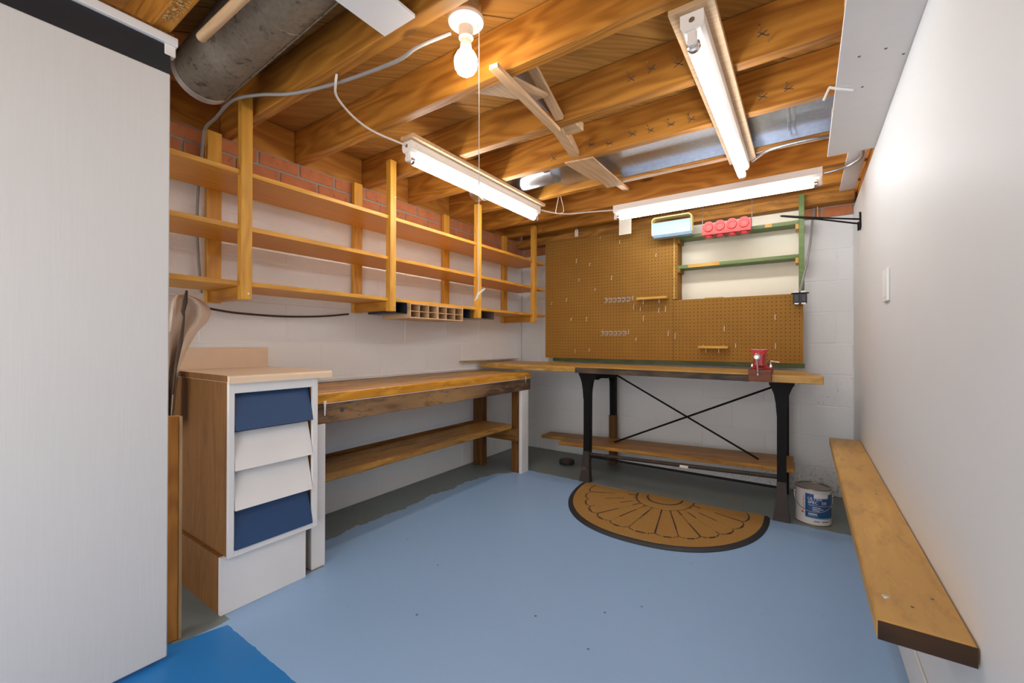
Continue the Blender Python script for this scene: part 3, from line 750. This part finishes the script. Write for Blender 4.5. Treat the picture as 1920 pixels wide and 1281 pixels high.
# ================================================================== LONG IRON-LEGGED WORKBENCH (back)
th = thing('iron_leg_workbench', (1.3, -.37, 0), 'long thick maple topped workbench on black cast-iron legs below the pegboard', 'workbench')
tilt = -.0046
def tz(x): return .8165 + tilt * x
ends = [(2.262, -.128, -.27), (2.285, -.272, -.40), (2.32, -.402, -.535), (2.332, -.537, -.678)]
for xr, ya, yb in ends:
    bm = B(.035, xr, yb, ya, -.04, 0, .003)
    for v in bm.verts: v.co.z += tz(v.co.x)
    part('top_plank', bm, 'tableX', th, smooth=False)
bm = B(.9, 1.99, -.6795, -.6782, -.042, -.003)
for v in bm.verts: v.co.z += tz(v.co.x)
part('edge_grime', bm, 'grime', th, 'blackened grimy front edge', smooth=False)
for lx in (.965, 2.143):
    zt = tz(lx) - .0415
    fr = thing_part = None
    # frame outline in the y-z plane: two legs joined by an arched top bar
    out = [(-.62, zt), (-.085, zt), (-.085, .42), (-.090, .0), (-.135, .0), (-.130, .42), (-.135, zt - .10), (-.155, zt - .065), (-.19, zt - .055), (-.30, zt - .062), (-.40, zt - .052), (-.47, zt - .062), (-.53, zt - .05), (-.56, zt - .075), (-.572, zt - .14), (-.575, .30), (-.58, .17), (-.62, .0), (-.66, .0), (-.632, .17), (-.627, .30), (-.627, zt - .1)]
    fr = part('leg_frame', PR([(lx - .022, a, b) for a, b in out], (.044, 0, 0)), 'iron', th, 'black cast-iron trestle', smooth=False)
    # flared head and splayed foot of the front leg
    hz = [(.060, zt), (.060, zt - .014), (.050, zt - .03), (.036, zt - .07), (.028, zt - .12), (.0225, zt - .19)]
    poly = [(lx - a, -.63, b) for a, b in hz] + [(lx + a, -.63, b) for a, b in reversed(hz)]
    part('leg_head', PR(poly, (0, .05, 0)), 'iron', fr, smooth=False)
    fz = [(.0225, .21), (.026, .12), (.034, .05), (.041, .0)]
    poly = [(lx - a, -.632 - .030 * (1 - b / .21), b) for a, b in fz] + [(lx + a, -.632 - .030 * (1 - b / .21), b) for a, b in reversed(fz)]
    part('foot', PR(poly, (0, .045, 0)), 'rust', fr, 'rusty splayed foot', smooth=False)
    if lx < 1.5: part('back_leg_sleeve', B(lx - .026, lx + .026, -.14, -.082, .0, .40, .002), 'darkZ', fr, smooth=False)
def zl(x): return .20 + .030 * (x - .4)
for nm, xa, xb, ya, yb in (('lower_plank', .40, 2.19, -.30, -.135), ('lower_plank', .655, 2.20, -.47, -.302)):
    bm = B(xa, xb, ya, yb, -.026, 0, .002)
    for v in bm.verts: v.co.z += zl(v.co.x)
    part(nm, bm, 'lowX', th, smooth=False)
part('rail_pipe', T([(.985, -.597, .185), (2.125, -.597, .228)], .013, 12), 'rust', th)
part('rail_flat', B(.985, 2.125, -.615, -.607, .165, .178), 'iron', th, smooth=False)
part('cross_rod', T([(.985, -.20, .752), (2.01, -.34, .252)], .0065, 8), 'iron', th)
part('cross_rod', T([(2.12, -.34, .728), (1.05, -.30, .224)], .0065, 8), 'iron', th)
part('paper_scrap', B(1.60, 1.65, -.6215, -.6205, .200, .216), 'paper', th, smooth=False)

# vise
vx = 2.042; vz = tz(vx)
th = thing('bench_vise', (vx, -.62, vz), 'red bench vise bolted to a dark red block at the front of the long workbench', 'vise')
part('block', B(1.987, 2.099, -.705, -.6802, .772, vz + .028, .002), 'redblock', th, smooth=False)
part('block_top', B(1.987, 2.099, -.680, -.52, vz + .001, vz + .028, .002), 'redblock', th, smooth=False)
zb = vz + .0285
part('base', Lz([(.0001, 0), (.05, 0), (.05, .008), (.044, .012), (.042, .02), (.0001, .02)], (vx, -.60, zb), 'Z', 24), 'red', th)
bm = B(vx - .05, vx + .056, -.625, -.575, zb + .001, zb + .012, .003)
part('bolt_ears', bm, 'red', th, smooth=False)
for s in (-.044, .048): part('bolt', Lz([(.0001, 0), (.008, 0), (.008, .008), (.005, .016), (.0001, .016)], (vx + s, -.60, zb + .012), 'Z', 6), 'steel', th, smooth=False)
def loft(secs):
    bm = bmesh.new(); R = []
    for (c, hx, hy, z) in secs:
        R.append([bm.verts.new((c[0] + a * hx, c[1] + b * hy, z)) for a, b in ((-1, -.7), (-.7, -1), (.7, -1), (1, -.7), (1, .7), (.7, 1), (-.7, 1), (-1, .7))])
    for a, b in zip(R, R[1:]):
        for j in range(8): bm.faces.new((a[j], a[(j + 1) % 8], b[(j + 1) % 8], b[j]))
    bm.faces.new(R[0][::-1]); bm.faces.new(R[-1]); return bm
part('body', loft([((vx - .006, -.585), .034, .045, zb + .02), ((vx - .006, -.585), .029, .05, zb + .045), ((vx - .006, -.585), .028, .05, zb + .08), ((vx - .006, -.58), .034, .045, zb + .093), ((vx - .006, -.58), .044, .03, zb + .102), ((vx - .006, -.58), .044, .03, zb + .111)]), 'red', th)
part('moving_jaw', loft([((vx - .006, -.66), .027, .022, zb + .022), ((vx - .006, -.66), .024, .024, zb + .05), ((vx - .006, -.66), .026, .024, zb + .08), ((vx - .006, -.655), .036, .02, zb + .093), ((vx - .006, -.652), .044, .017, zb + .102), ((vx - .006, -.652), .044, .017, zb + .111)]), 'red', th)
part('jaw_plate', B(vx - .049, vx + .037, -.634, -.628, zb + .096, zb + .1115, .001), 'steel', th, smooth=False)
part('screw_boss', Lz([(.0001, -.05), (.010, -.05), (.0115, -.045), (.0115, -.028), (.017, -.026), (.017, 0)], (vx - .012, -.68, zb + .07), 'Y', 16), 'steel', th)
bm = T([(vx - .014, -.722, zb + .084), (vx - .006, -.724, zb - .025)], .0038, 8)
lathe(bm, [(.0001, -.007), (.005, -.005), (.007, 0), (.005, .005), (.0001, .007)], (vx - .0055, -.724, zb - .027), 'Z', 10)
lathe(bm, [(.0001, -.007), (.005, -.005), (.007, 0), (.005, .005), (.0001, .007)], (vx - .0145, -.722, zb + .086), 'Z', 10)
part('handle', bm, 'steel', th)
bm = T([(vx + .044, -.60, zb + .024), (vx + .046, -.60, zb + .05)], .006, 8); tube(bm, [(vx + .046, -.60, zb + .046), (vx + .09, -.605, zb + .039)], .003, 8)
part('lock_lever', bm, 'steel', th)

# ================================================================== PEGBOARDS
YP = -.140
pb1 = solo('pegboard', B(.345, 1.443, YP, YP + .006, .852, 1.8725), 'peg', 'large tall brown pegboard on the back wall beside the shelves', 'pegboard', smooth=False)
pb2 = solo('pegboard', B(1.445, 2.242, YP, YP + .006, .852, 1.303), 'peg', 'lower right brown pegboard panel behind the vise', 'pegboard', smooth=False)
for o, xs in ((pb1, (.37, .9, 1.40)), (pb2, (1.48, 1.85, 2.2))):
    zt = 1.87 if o is pb1 else 1.27
    for x in xs: pbox('furring_strip', x - .018, x + .018, YP + .0062, -.003, .853, zt, 'darkZ', o, .001)
pbox('green_ledge', .42, 2.25, YP + .002, YP + .02, .8235, .8515, 'green_dark', pb2, .001, 'dark green painted ledge')
pbox('top_lip', 1.66, 1.78, YP - .004, YP + .002, 1.3035, 1.309, 'bare', pb2, .001)

def peg(px, py, L=.028, where='small bare metal hook stuck in the large tall pegboard'):
    p = at(px, py, 1, YP)
    bm = T([(p.x, YP + .002, p.z + L * .5), (p.x, YP - .012, p.z + L * .45), (p.x, YP - .016, p.z + L * .1), (p.x, YP - .017, p.z - L * .5)], .0021, 6)
    solo('peg_hook', bm, 'wire', where, 'hook', 'hooks in the large pegboard' if 'tall' in where else 'hooks in the lower pegboard')
for (a, b, L) in ((553, 325, .02), (690, 355, .03), (385, 490, .036), (478, 515, .024), (945, 450, .026), (632, 610, .034), (403, 622, .02), (515, 692, .022), (315, 765, .026), (210, 790, .022), (347, 902, .022), (456, 900, .036), (790, 812, .042), (835, 828, .03), (1012, 828, .045), (857, 895, .04), (805, 1042, .026), (1032, 1000, .04), (1080, 1018, .045), (376, 1125, .03), (965, 838, .036), (475, 1118, .02)):
    peg(980 + a / 3.767, 360 + b / 3.767, L)
for (a, b, L) in ((760, 907, .034), (422, 985, .034), (498, 1097, .028), (763, 1100, .036)): peg(1240 + a / 3.559, 340 + b / 3.559, L, 'small bare metal hook stuck in the lower right pegboard panel')
def rack(x0, z0, wd, label):
    th = thing('wire_tool_rack', (x0 + wd / 2, YP - .03, z0), label, 'rack', 'wire tool racks on the pegboard')
    for z, y in ((.030, -.006), (.016, -.006)):
        part('rail', T([(x0, YP + y, z0 + z), (x0 + wd, YP + y, z0 + z)], .0021, 6), 'wire', th)
    for i in range(6):
        x = x0 + wd * (i + .35) / 6
        part('loop', T([(x - .012, YP - .006, z0 + .034), (x - .012, YP - .045, z0 + .036), (x + .012, YP - .045, z0 + .036), (x + .012, YP - .045, z0), (x - .012, YP - .045, z0), (x - .012, YP - .006, z0 + .012)], .0019, 6), 'wire', th)
    for x in (x0 + .001, x0 + wd - .001): part('prong', T([(x, YP + .001, z0 + .048), (x, YP - .006, z0 + .046), (x, YP - .006, z0 + .012)], .0019, 6), 'wire', th)
p = at(1137, 569, 1, YP); rack(p.x, p.z, .22, 'wire tool rack on the pegboard beside the small wooden shelf')
p = at(1130, 630, 1, YP); rack(p.x, p.z, .22, 'lower wire tool rack near the bottom of the large pegboard')
def pegshelf(px0, py0, px1, label):
    a = at(px0, py0, 1, YP - .03); b = at(px1, py0, 1, YP - .03)
    th = thing('peg_shelf', ((a.x + b.x) / 2, YP - .03, a.z - .01), label, 'shelf')
    pbox('board', a.x, b.x, YP - .058, YP - .001, a.z - .009, a.z + .009, 'bare', th, .002)
    for x in (a.x + .05, b.x - .06): part('bracket', T([(x, YP - .0, a.z - .0105), (x, YP - .04, a.z - .0115), (x, YP - .045, a.z - .04)], .002, 6), 'wire', th)
    for x in (a.x + .03, b.x - .03): part('dowel_peg', Lz([(.0001, 0), (.005, 0), (.004, .006), (.0001, .007)], (x, YP - .03, a.z + .009), 'Z', 8), 'bare', th)
pegshelf(1195, 561, 1252, 'small wooden peg shelf beside the upper wire rack')
pegshelf(1310, 651, 1366, 'small wooden peg shelf on the lower right pegboard')

# ================================================================== GREEN SHELF
th = thing('green_wall_shelf', (1.84, -.07, 1.305), 'wall shelf with two green boards and cream back above the lower pegboard', 'shelf unit')
part('back_panel', B(1.474, 2.222, -.012, -.004, 1.28, 1.872), 'panel', th, smooth=False)
pbox('side_board', 1.446, 1.472, YP, -.004, 1.3085, 1.872, 'peg', th, .001)
pbox('side_edge', 1.444, 1.456, YP - .006, YP - .0002, 1.3085, 1.83, 'bare', th, .001)
pbox('side_post', 2.218, 2.248, YP - .004, -.10, 1.304, 1.940, 'green', th, .002, 'green corner post')
for z, bare in ((1.765, (2.03, 2.07)), (1.546, (1.545, 1.755))):
    pbox('shelf_board', 1.4725, 2.2175, YP + .002, -.0125, z - .012, z + .012, 'green', th, .001)
    pbox('bare_patch', bare[0], bare[1], YP + .0008, YP + .0019, z - .011, z + .012, 'bare', th, .0003)
    pbox('cleat', 1.4725, 1.49, YP + .004, -.02, z - .04, z - .0125, 'peg', th, .001)
    pbox('cleat', 2.200, 2.2175, YP - .002, -.03, z - .045, z - .0125, 'bare', th, .001)

# hanging blue box
p = thing('blue_box', (1.455, -.235, 1.76), 'pale blue plastic box with a yellow handle strap hanging from a joist', 'box')
x0, x1 = 1.322, 1.588
poly = [(x0, -.272, 1.772), (x0 + .01, -.255, 1.755), (x0 + .01, -.195, 1.755), (x0, -.185, 1.77), (x0, -.185, 1.862), (x0, -.272, 1.862)]
part('body', PR([(a, b, c) for a, b, c in poly], (x1 - x0, 0, 0)), 'bluebox', p, smooth=False)
for s in (-.273, -.1855): part('face_groove', B(x0 + .01, x1 - .01, s, s + .001, 1.80, 1.803), 'bluebox', p, smooth=False)
bm = bmesh.new()
for pts in ([(x0 - .006, 1.78), (x0 - .006, 1.888), (x0 + .012, 1.905), (x1 - .012, 1.905), (x1 + .008, 1.888), (x1 + .008, 1.775), (x1 + .001, 1.775), (x1 + .001, 1.884), (x1 - .014, 1.897), (x0 + .014, 1.897), (x0 + .0, 1.884), (x0 - .0, 1.78)],):
    prism(bm, [(a, -.262, b) for a, b in pts], (0, .055, 0))
part('handle_strap', bm, 'yellow', p, smooth=False)
for x in (x0 + .06, x1 - .06): part('hanging_wire', T([(x, -.235, 1.903), (x, -.235, 1.943)], .0016, 6), 'steel', p)
# red rack of round lids
p = thing('red_lid_rack', (1.815, -.25, 1.70), 'red plastic rack with four round lids hanging on two wires', 'rack')
x0, x1 = 1.668, 1.962; yf = -.288
poly = [(x0, yf, 1.722)]
poly += [(x1, yf, 1.722), (x1, yf, 1.80)]
for i in (3, 2, 1, 0):
    c = x0 + .04 + i * .0715
    for a in (20, 60, 90, 120, 160): poly.append((c + .034 * math.cos(math.radians(a)), yf, 1.785 + .028 * math.sin(math.radians(a))))
poly.append((x0, yf, 1.79))
part('body', PR(poly, (0, .06, 0)), 'redplastic', p, smooth=False)
for i in range(4):
    c = x0 + .04 + i * .0715
    part('round_lid', Lz([(.0001, -.004), (.018, -.004), (.020, -.008), (.027, -.008), (.029, -.003), (.031, 0)], (c, yf, 1.770), 'Y', 20), 'redplastic', p)
    part('knob', Lz([(.0001, -.018), (.024, -.018), (.027, -.012), (.027, -.006), (.02, -.004), (.02, 0)], (c, yf + .03, 1.7218), 'Z', 20), 'red', p)
for x in (x0 - .003, x1 + .003): part('hanging_wire', T([(x, -.258, 1.745), (x, -.25, 1.943)], .0018, 6), 'steel', p)

# outlet, its grey cable, tag, paper
th = thing('double_outlet', (2.222, YP - .03, 1.225), 'black double electrical outlet box at the top right of the pegboard', 'outlet')
part('box', B(2.188, 2.262, YP - .045, YP - .0005, 1.235, 1.302, .003), 'dark_box', th, smooth=False)
pbox('strap_plate', 2.178, 2.272, YP - .048, YP - .0452, 1.296, 1.304, 'iron', th, .001)
for x in (2.194, 2.230):
    pbox('receptacle', x, x + .027, YP - .056, YP - .0455, 1.243, 1.292, 'dark_box', th, .003)
    pbox('terminal_tab', x + .002, x + .025, YP - .053, YP - .0455, 1.2305, 1.2395, 'plate', th, .001)
    pbox('terminal_tab', x - .002, x + .025, YP - .05, YP - .02, 1.3045, 1.315, 'plate', th, .001)
cable('cable', [(2.225, -.155, 1.317), (2.235, -.16, 1.36), (2.262, -.13, 1.50), (2.278, -.10, 1.62), (2.290, -.07, 1.765), (2.300, -.04, 1.862)], .007, 'cable_grey', 'grey cable rising from the outlet along the green post')
bm = T([(2.318, -.030, 1.873), (2.319, -.02, 1.80)], .002, 6)
solo('string', bm, 'yellow', 'short yellow string in front of the bricks above the block wall', 'string')
bm = PR([(.692, -.262, 1.855), (.722, -.262, 1.855), (.722, -.262, 1.905), (.716, -.262, 1.914), (.698, -.262, 1.914), (.692, -.262, 1.905)], (0, .0025, 0))
th = solo('paper_tag', bm, 'paper', 'small paper tag with a hole hanging on a joist above the pegboard', 'tag', loc=(.707, -.261, 1.855), smooth=False)
part('eyelet', Lz([(.0001, -.0006), (.004, -.0006), (.004, .0003)], (.707, -.2622, 1.903), 'Y', 10), 'ink_dark', th)
part('tag_nail', T([(.707, -.2625, 1.906), (.707, -.2575, 1.945)], .0015, 6), 'steel', th)
th = solo('paper_note', B(1.068, 1.165, -.2612, -.2602, 1.815, 1.945), 'paper', 'blank looking paper note hanging under the left end of the back light', 'paper', smooth=False)
for z in (1.90, 1.885, 1.87, 1.85, 1.835): part('print_line', B(1.078, 1.155, -.2616, -.2613, z, z + .0025), 'cable_white', th, smooth=False)

# ================================================================== RIGHT WALL: plate, hook, bench
th = thing('wall_plate', (RX, -1.33, 1.135), 'narrow white blank plate on the right wall', 'plate')
pbox('cover', RX - .009, RX - .0003, -1.385, -1.275, 1.138, 1.262, 'plate', th, .003)
pbox('inset', RX - .0105, RX - .0092, -1.37, -1.29, 1.155, 1.245, 'plate', th, .0005)
th = thing('shelf_bracket', (RX, -.42, 1.62), 'black iron hairpin bracket sticking out of the right wall', 'bracket')
part('wall_plate', PR([(RX - .0005, -.395, 1.715), (RX - .0005, -.44, 1.70), (RX - .0005, -.45, 1.62), (RX - .0005, -.405, 1.61)], (-.006, 0, 0)), 'iron', th, smooth=False)
part('rod', T(smoothpath([(RX - .006, -.42, 1.668), (2.32, -.42, 1.705), (2.16, -.42, 1.742), (2.137, -.42, 1.746), (2.135, -.435, 1.742), (2.16, -.445, 1.732), (2.32, -.445, 1.69), (RX - .012, -.445, 1.638)], 5), .0048, 8), 'iron', th)
part('down_stop', T([(RX - .014, -.445, 1.648), (RX - .014, -.445, 1.60)], .004, 8), 'iron', th)

th = thing('wall_bench', (2.435, -1.38, .39), 'narrow plank bench fixed low along the right wall', 'bench')
pbox('seat_board', 2.365, 2.503, -2.350, -.40, .407, .446, 'seatY', th, .004)
part('end_grain', B(2.3665, 2.5015, -2.3512, -2.3502, .4085, .4445), 'endgrain', th, 'dark end grain', smooth=False)
for y in (-1.95, -.60):
    part('bracket', PR([(2.503, y, .4065), (2.395, y, .4065), (2.395, y, .385), (2.478, y, .26), (2.503, y, .26)], (0, .035, 0)), 'paleX', th, smooth=False)
part('screw_head', Lz([(.0001, -.001), (.007, -.001), (.0065, .0014), (.0001, .0018)], (2.39, -2.245, .446), 'Z', 12), 'steel', th)
for x, y in ((2.46, -1.45), (2.43, -2.26), (2.47, -2.2)): part('nail_head', Lz([(.0001, -.0008), (.0035, -.0008), (.003, .0005)], (x, y, .446), 'Z', 8), 'ink_dark', th)

# ================================================================== FLOOR THINGS
# half-round mat
cxm, cym, ang = 1.528, -.673, math.radians(2.4)
th = thing('half_round_mat', (cxm, cym, 0), 'half-round brown coir doormat with a fan pattern and black rubber rim', 'doormat')
def matp(rho, t, z, n=2.25, a=.562, b=.705):
    c, s = math.cos(t), math.sin(t)
    x = a * math.copysign(abs(c) ** (2 / n), c) * rho; y = -b * abs(s) ** (2 / n) * rho
    return Vector((cxm + x * math.cos(ang) - y * math.sin(ang), cym + x * math.sin(ang) + y * math.cos(ang), z))
NTH = 420
def groove(rho, t):
    """dark groove test in mat coordinates"""
    if abs(rho - .185) < .007 or abs(rho - .30) < .009: return True
    K = 13; u = t / PI * K; fr = u - math.floor(u)
    if .30 < rho < .80:
        if min(fr, 1 - fr) * PI / K * rho < .0052: return True
    lobe = .80 + .05 * math.sqrt(max(0, 1 - (2 * fr - 1) ** 2)) - .02
    if abs(rho - lobe) < .0065 and rho > .7: return True
    return False
bm = bmesh.new(); rhos = [i / 130 * .952 for i in range(131)]; G = []
for r_ in rhos:
    G.append([bm.verts.new(matp(max(r_, .002), PI * j / NTH, .0125 - (.004 if groove(r_, PI * j / NTH) else 0) + (0 if r_ < .94 else -.002))) for j in range(NTH + 1)])
for i in range(130):
    for j in range(NTH):
        f = bm.faces.new((G[i][j], G[i + 1][j], G[i + 1][j + 1], G[i][j + 1]))
        if groove((rhos[i] + rhos[i + 1]) / 2, PI * (j + .5) / NTH): f.material_index = 1
part('coir_pad', bm, ['coir', 'groove'], th, smooth=False)
bm = bmesh.new(); R = []
prof = [(.945, .004), (.955, .0125), (.968, .0135), (.982, .011), (1.0, .004), (1.0, .0003), (.002, .0003)]
for j in range(121): R.append([bm.verts.new(matp(a, PI * j / 120, z)) for a, z in prof])
for p_, q in zip(R, R[1:]):
    for i in range(len(prof) - 1): bm.faces.new((p_[i], p_[i + 1], q[i + 1], q[i]))
part('rubber_rim', bm, 'rubber', th)

# black disc
th = thing('rubber_disc', (.655, -.325, 0), 'black round rubber disc with a reddish top on the floor beside the iron leg', 'disc')
part('disc', Lz([(.0001, .0), (.058, .0), (.062, .006), (.062, .026), (.057, .033), (.045, .034), (.0001, .034)], (.655, -.325, 0), 'Z', 28), 'rubber', th)
part('top_face', Lz([(.0001, .0342), (.038, .0342), (.038, .0352), (.0001, .0355)], (.655, -.325, 0), 'Z', 24), 'redblock', th)

# paint can
KX, KY, KR, KH = 2.288, -.535, .083, .192
th = thing('paint_can', (KX, KY, 0), 'white and blue labelled paint can with wire handle beside the iron leg', 'paint can')
part('can_body', Lz([(.0001, 0), (KR, 0), (KR + .0015, .002), (KR + .0015, .005), (KR, .007), (KR, KH - .006), (KR + .002, KH - .003), (KR + .002, KH), (KR - .008, KH + .001), (KR - .009, KH - .006)], (KX, KY, 0), 'Z', 40), 'canwhite', th)
part('rim', Lz([(KR - .009, KH - .004), (KR - .009, KH + .0015), (KR - .004, KH + .003), (KR + .0022, KH + .0015), (KR + .0022, KH - .004)], (KX, KY, 0), 'Z', 40), 'lid', th)
part('lid', Lz([(KR - .0092, KH - .002), (KR - .012, KH - .007), (KR - .02, KH - .007), (KR - .022, KH - .005), (.0001, KH - .005)], (KX, KY, 0), 'Z', 40), 'lid', th)
part('base_ring', Lz([(KR - .002, .0), (KR + .0022, .0005), (KR + .0022, .005), (KR - .002, .0065)], (KX, KY, 0), 'Z', 40), 'lid', th)
face = math.atan2(CAM.y - KY, CAM.x - KX)         # angle of the side that faces the room
def cyl(a, z, dr): return Vector((KX + (KR + dr) * math.cos(face + a), KY + (KR + dr) * math.sin(face + a), z))
def wrap(name, a0, a1, z0, z1, mat, dr=.0007):
    bm = bmesh.new(); n = 20; rows = []
    for j in range(n + 1):
        a = math.radians(a0 + (a1 - a0) * j / n); rows.append((bm.verts.new(cyl(a, z0, dr)), bm.verts.new(cyl(a, z1, dr))))
    for p_, q in zip(rows, rows[1:]): bm.faces.new((p_[0], q[0], q[1], p_[1]))
    return part(name, bm, mat, th)
wrap('blue_label', -25, 76, .045, .168, 'canblue', .0006)
wrap('teal_band', -25, 76, .0385, .0448, 'canteal', .0006)
wrap('white_flash', 2, 50, .148, .170, 'canwhite', .0010)
def text(s, a, z, size, mat, dr=.0012, vertical=False, squeeze=1.0):
    cu = bpy.data.curves.new('t', 'FONT'); cu.body = s; cu.size = size; cu.resolution_u = 2
    ob = bpy.data.objects.new('t', cu); COL.objects.link(ob)
    me = bpy.data.meshes.new_from_object(ob.evaluated_get(bpy.context.evaluated_depsgraph_get()))
    bpy.data.objects.remove(ob); bpy.data.curves.remove(cu)
    bm = bmesh.new(); bm.from_mesh(me); bpy.data.meshes.remove(me)
    bmesh.ops.triangulate(bm, faces=bm.faces[:])
    for v in bm.verts:
        x, y = v.co.x * squeeze, v.co.y
        if vertical: x, y = -y, x
        v.co = cyl(math.radians(a) + x / KR, z + y, dr)
    return part('lettering', bm, mat, th, smooth=False)
text('ULTRA', -17, .136, .021, 'ink_white')
text('SPEC', -17, .1165, .021, 'ink_white')
text('500', 26, .1165, .021, 'ink_white', squeeze=.8)
wrap('rule_line', -15, 60, .1075, .1088, 'ink_white', .0011)
for z, n in ((.096, 26), (.0875, 34), (.079, 22)): wrap('small_print', -2, -2 + n, z, z + .0028, 'ink_white', .0011)
wrap('small_print', -15, 12, .060, .064, 'ink_white', .0011); wrap('small_print', -15, 14, .053, .055, 'ink_white', .0011)
wrap('small_print', 2, 20, .021, .025, 'ink_dark', .0008); wrap('small_print', 28, 52, .021, .025, 'ink_dark', .0008)
text('Benjamin Moore', -28, .076, .0125, 'ink_dark', .0008, vertical=True, squeeze=.92)
bm = bmesh.new(); bm.faces.new([bm.verts.new(cyl(math.radians(a), z, .0009)) for a, z in ((-40, .058), (-28, .058), (-34, .072))])
part('logo_triangle', bm, 'ink_red', th, smooth=False)
bm = bmesh.new()
for s in (-1, 1): pass
pts = []
for i in range(25):
    t = i / 24; a = math.radians(-88 + 176 * t)
    drop = math.sin(PI * t)
    pts.append(cyl(a, .150 - .075 * drop ** .8, .004 + .006 * drop))
part('wire_handle', T(pts, .0017, 6), 'steel', th)
for a in (-88, 88):
    c = cyl(math.radians(a), .152, .0); part('handle_ear', T([c, cyl(math.radians(a), .152, .006)], .008, 10), 'lid', th)
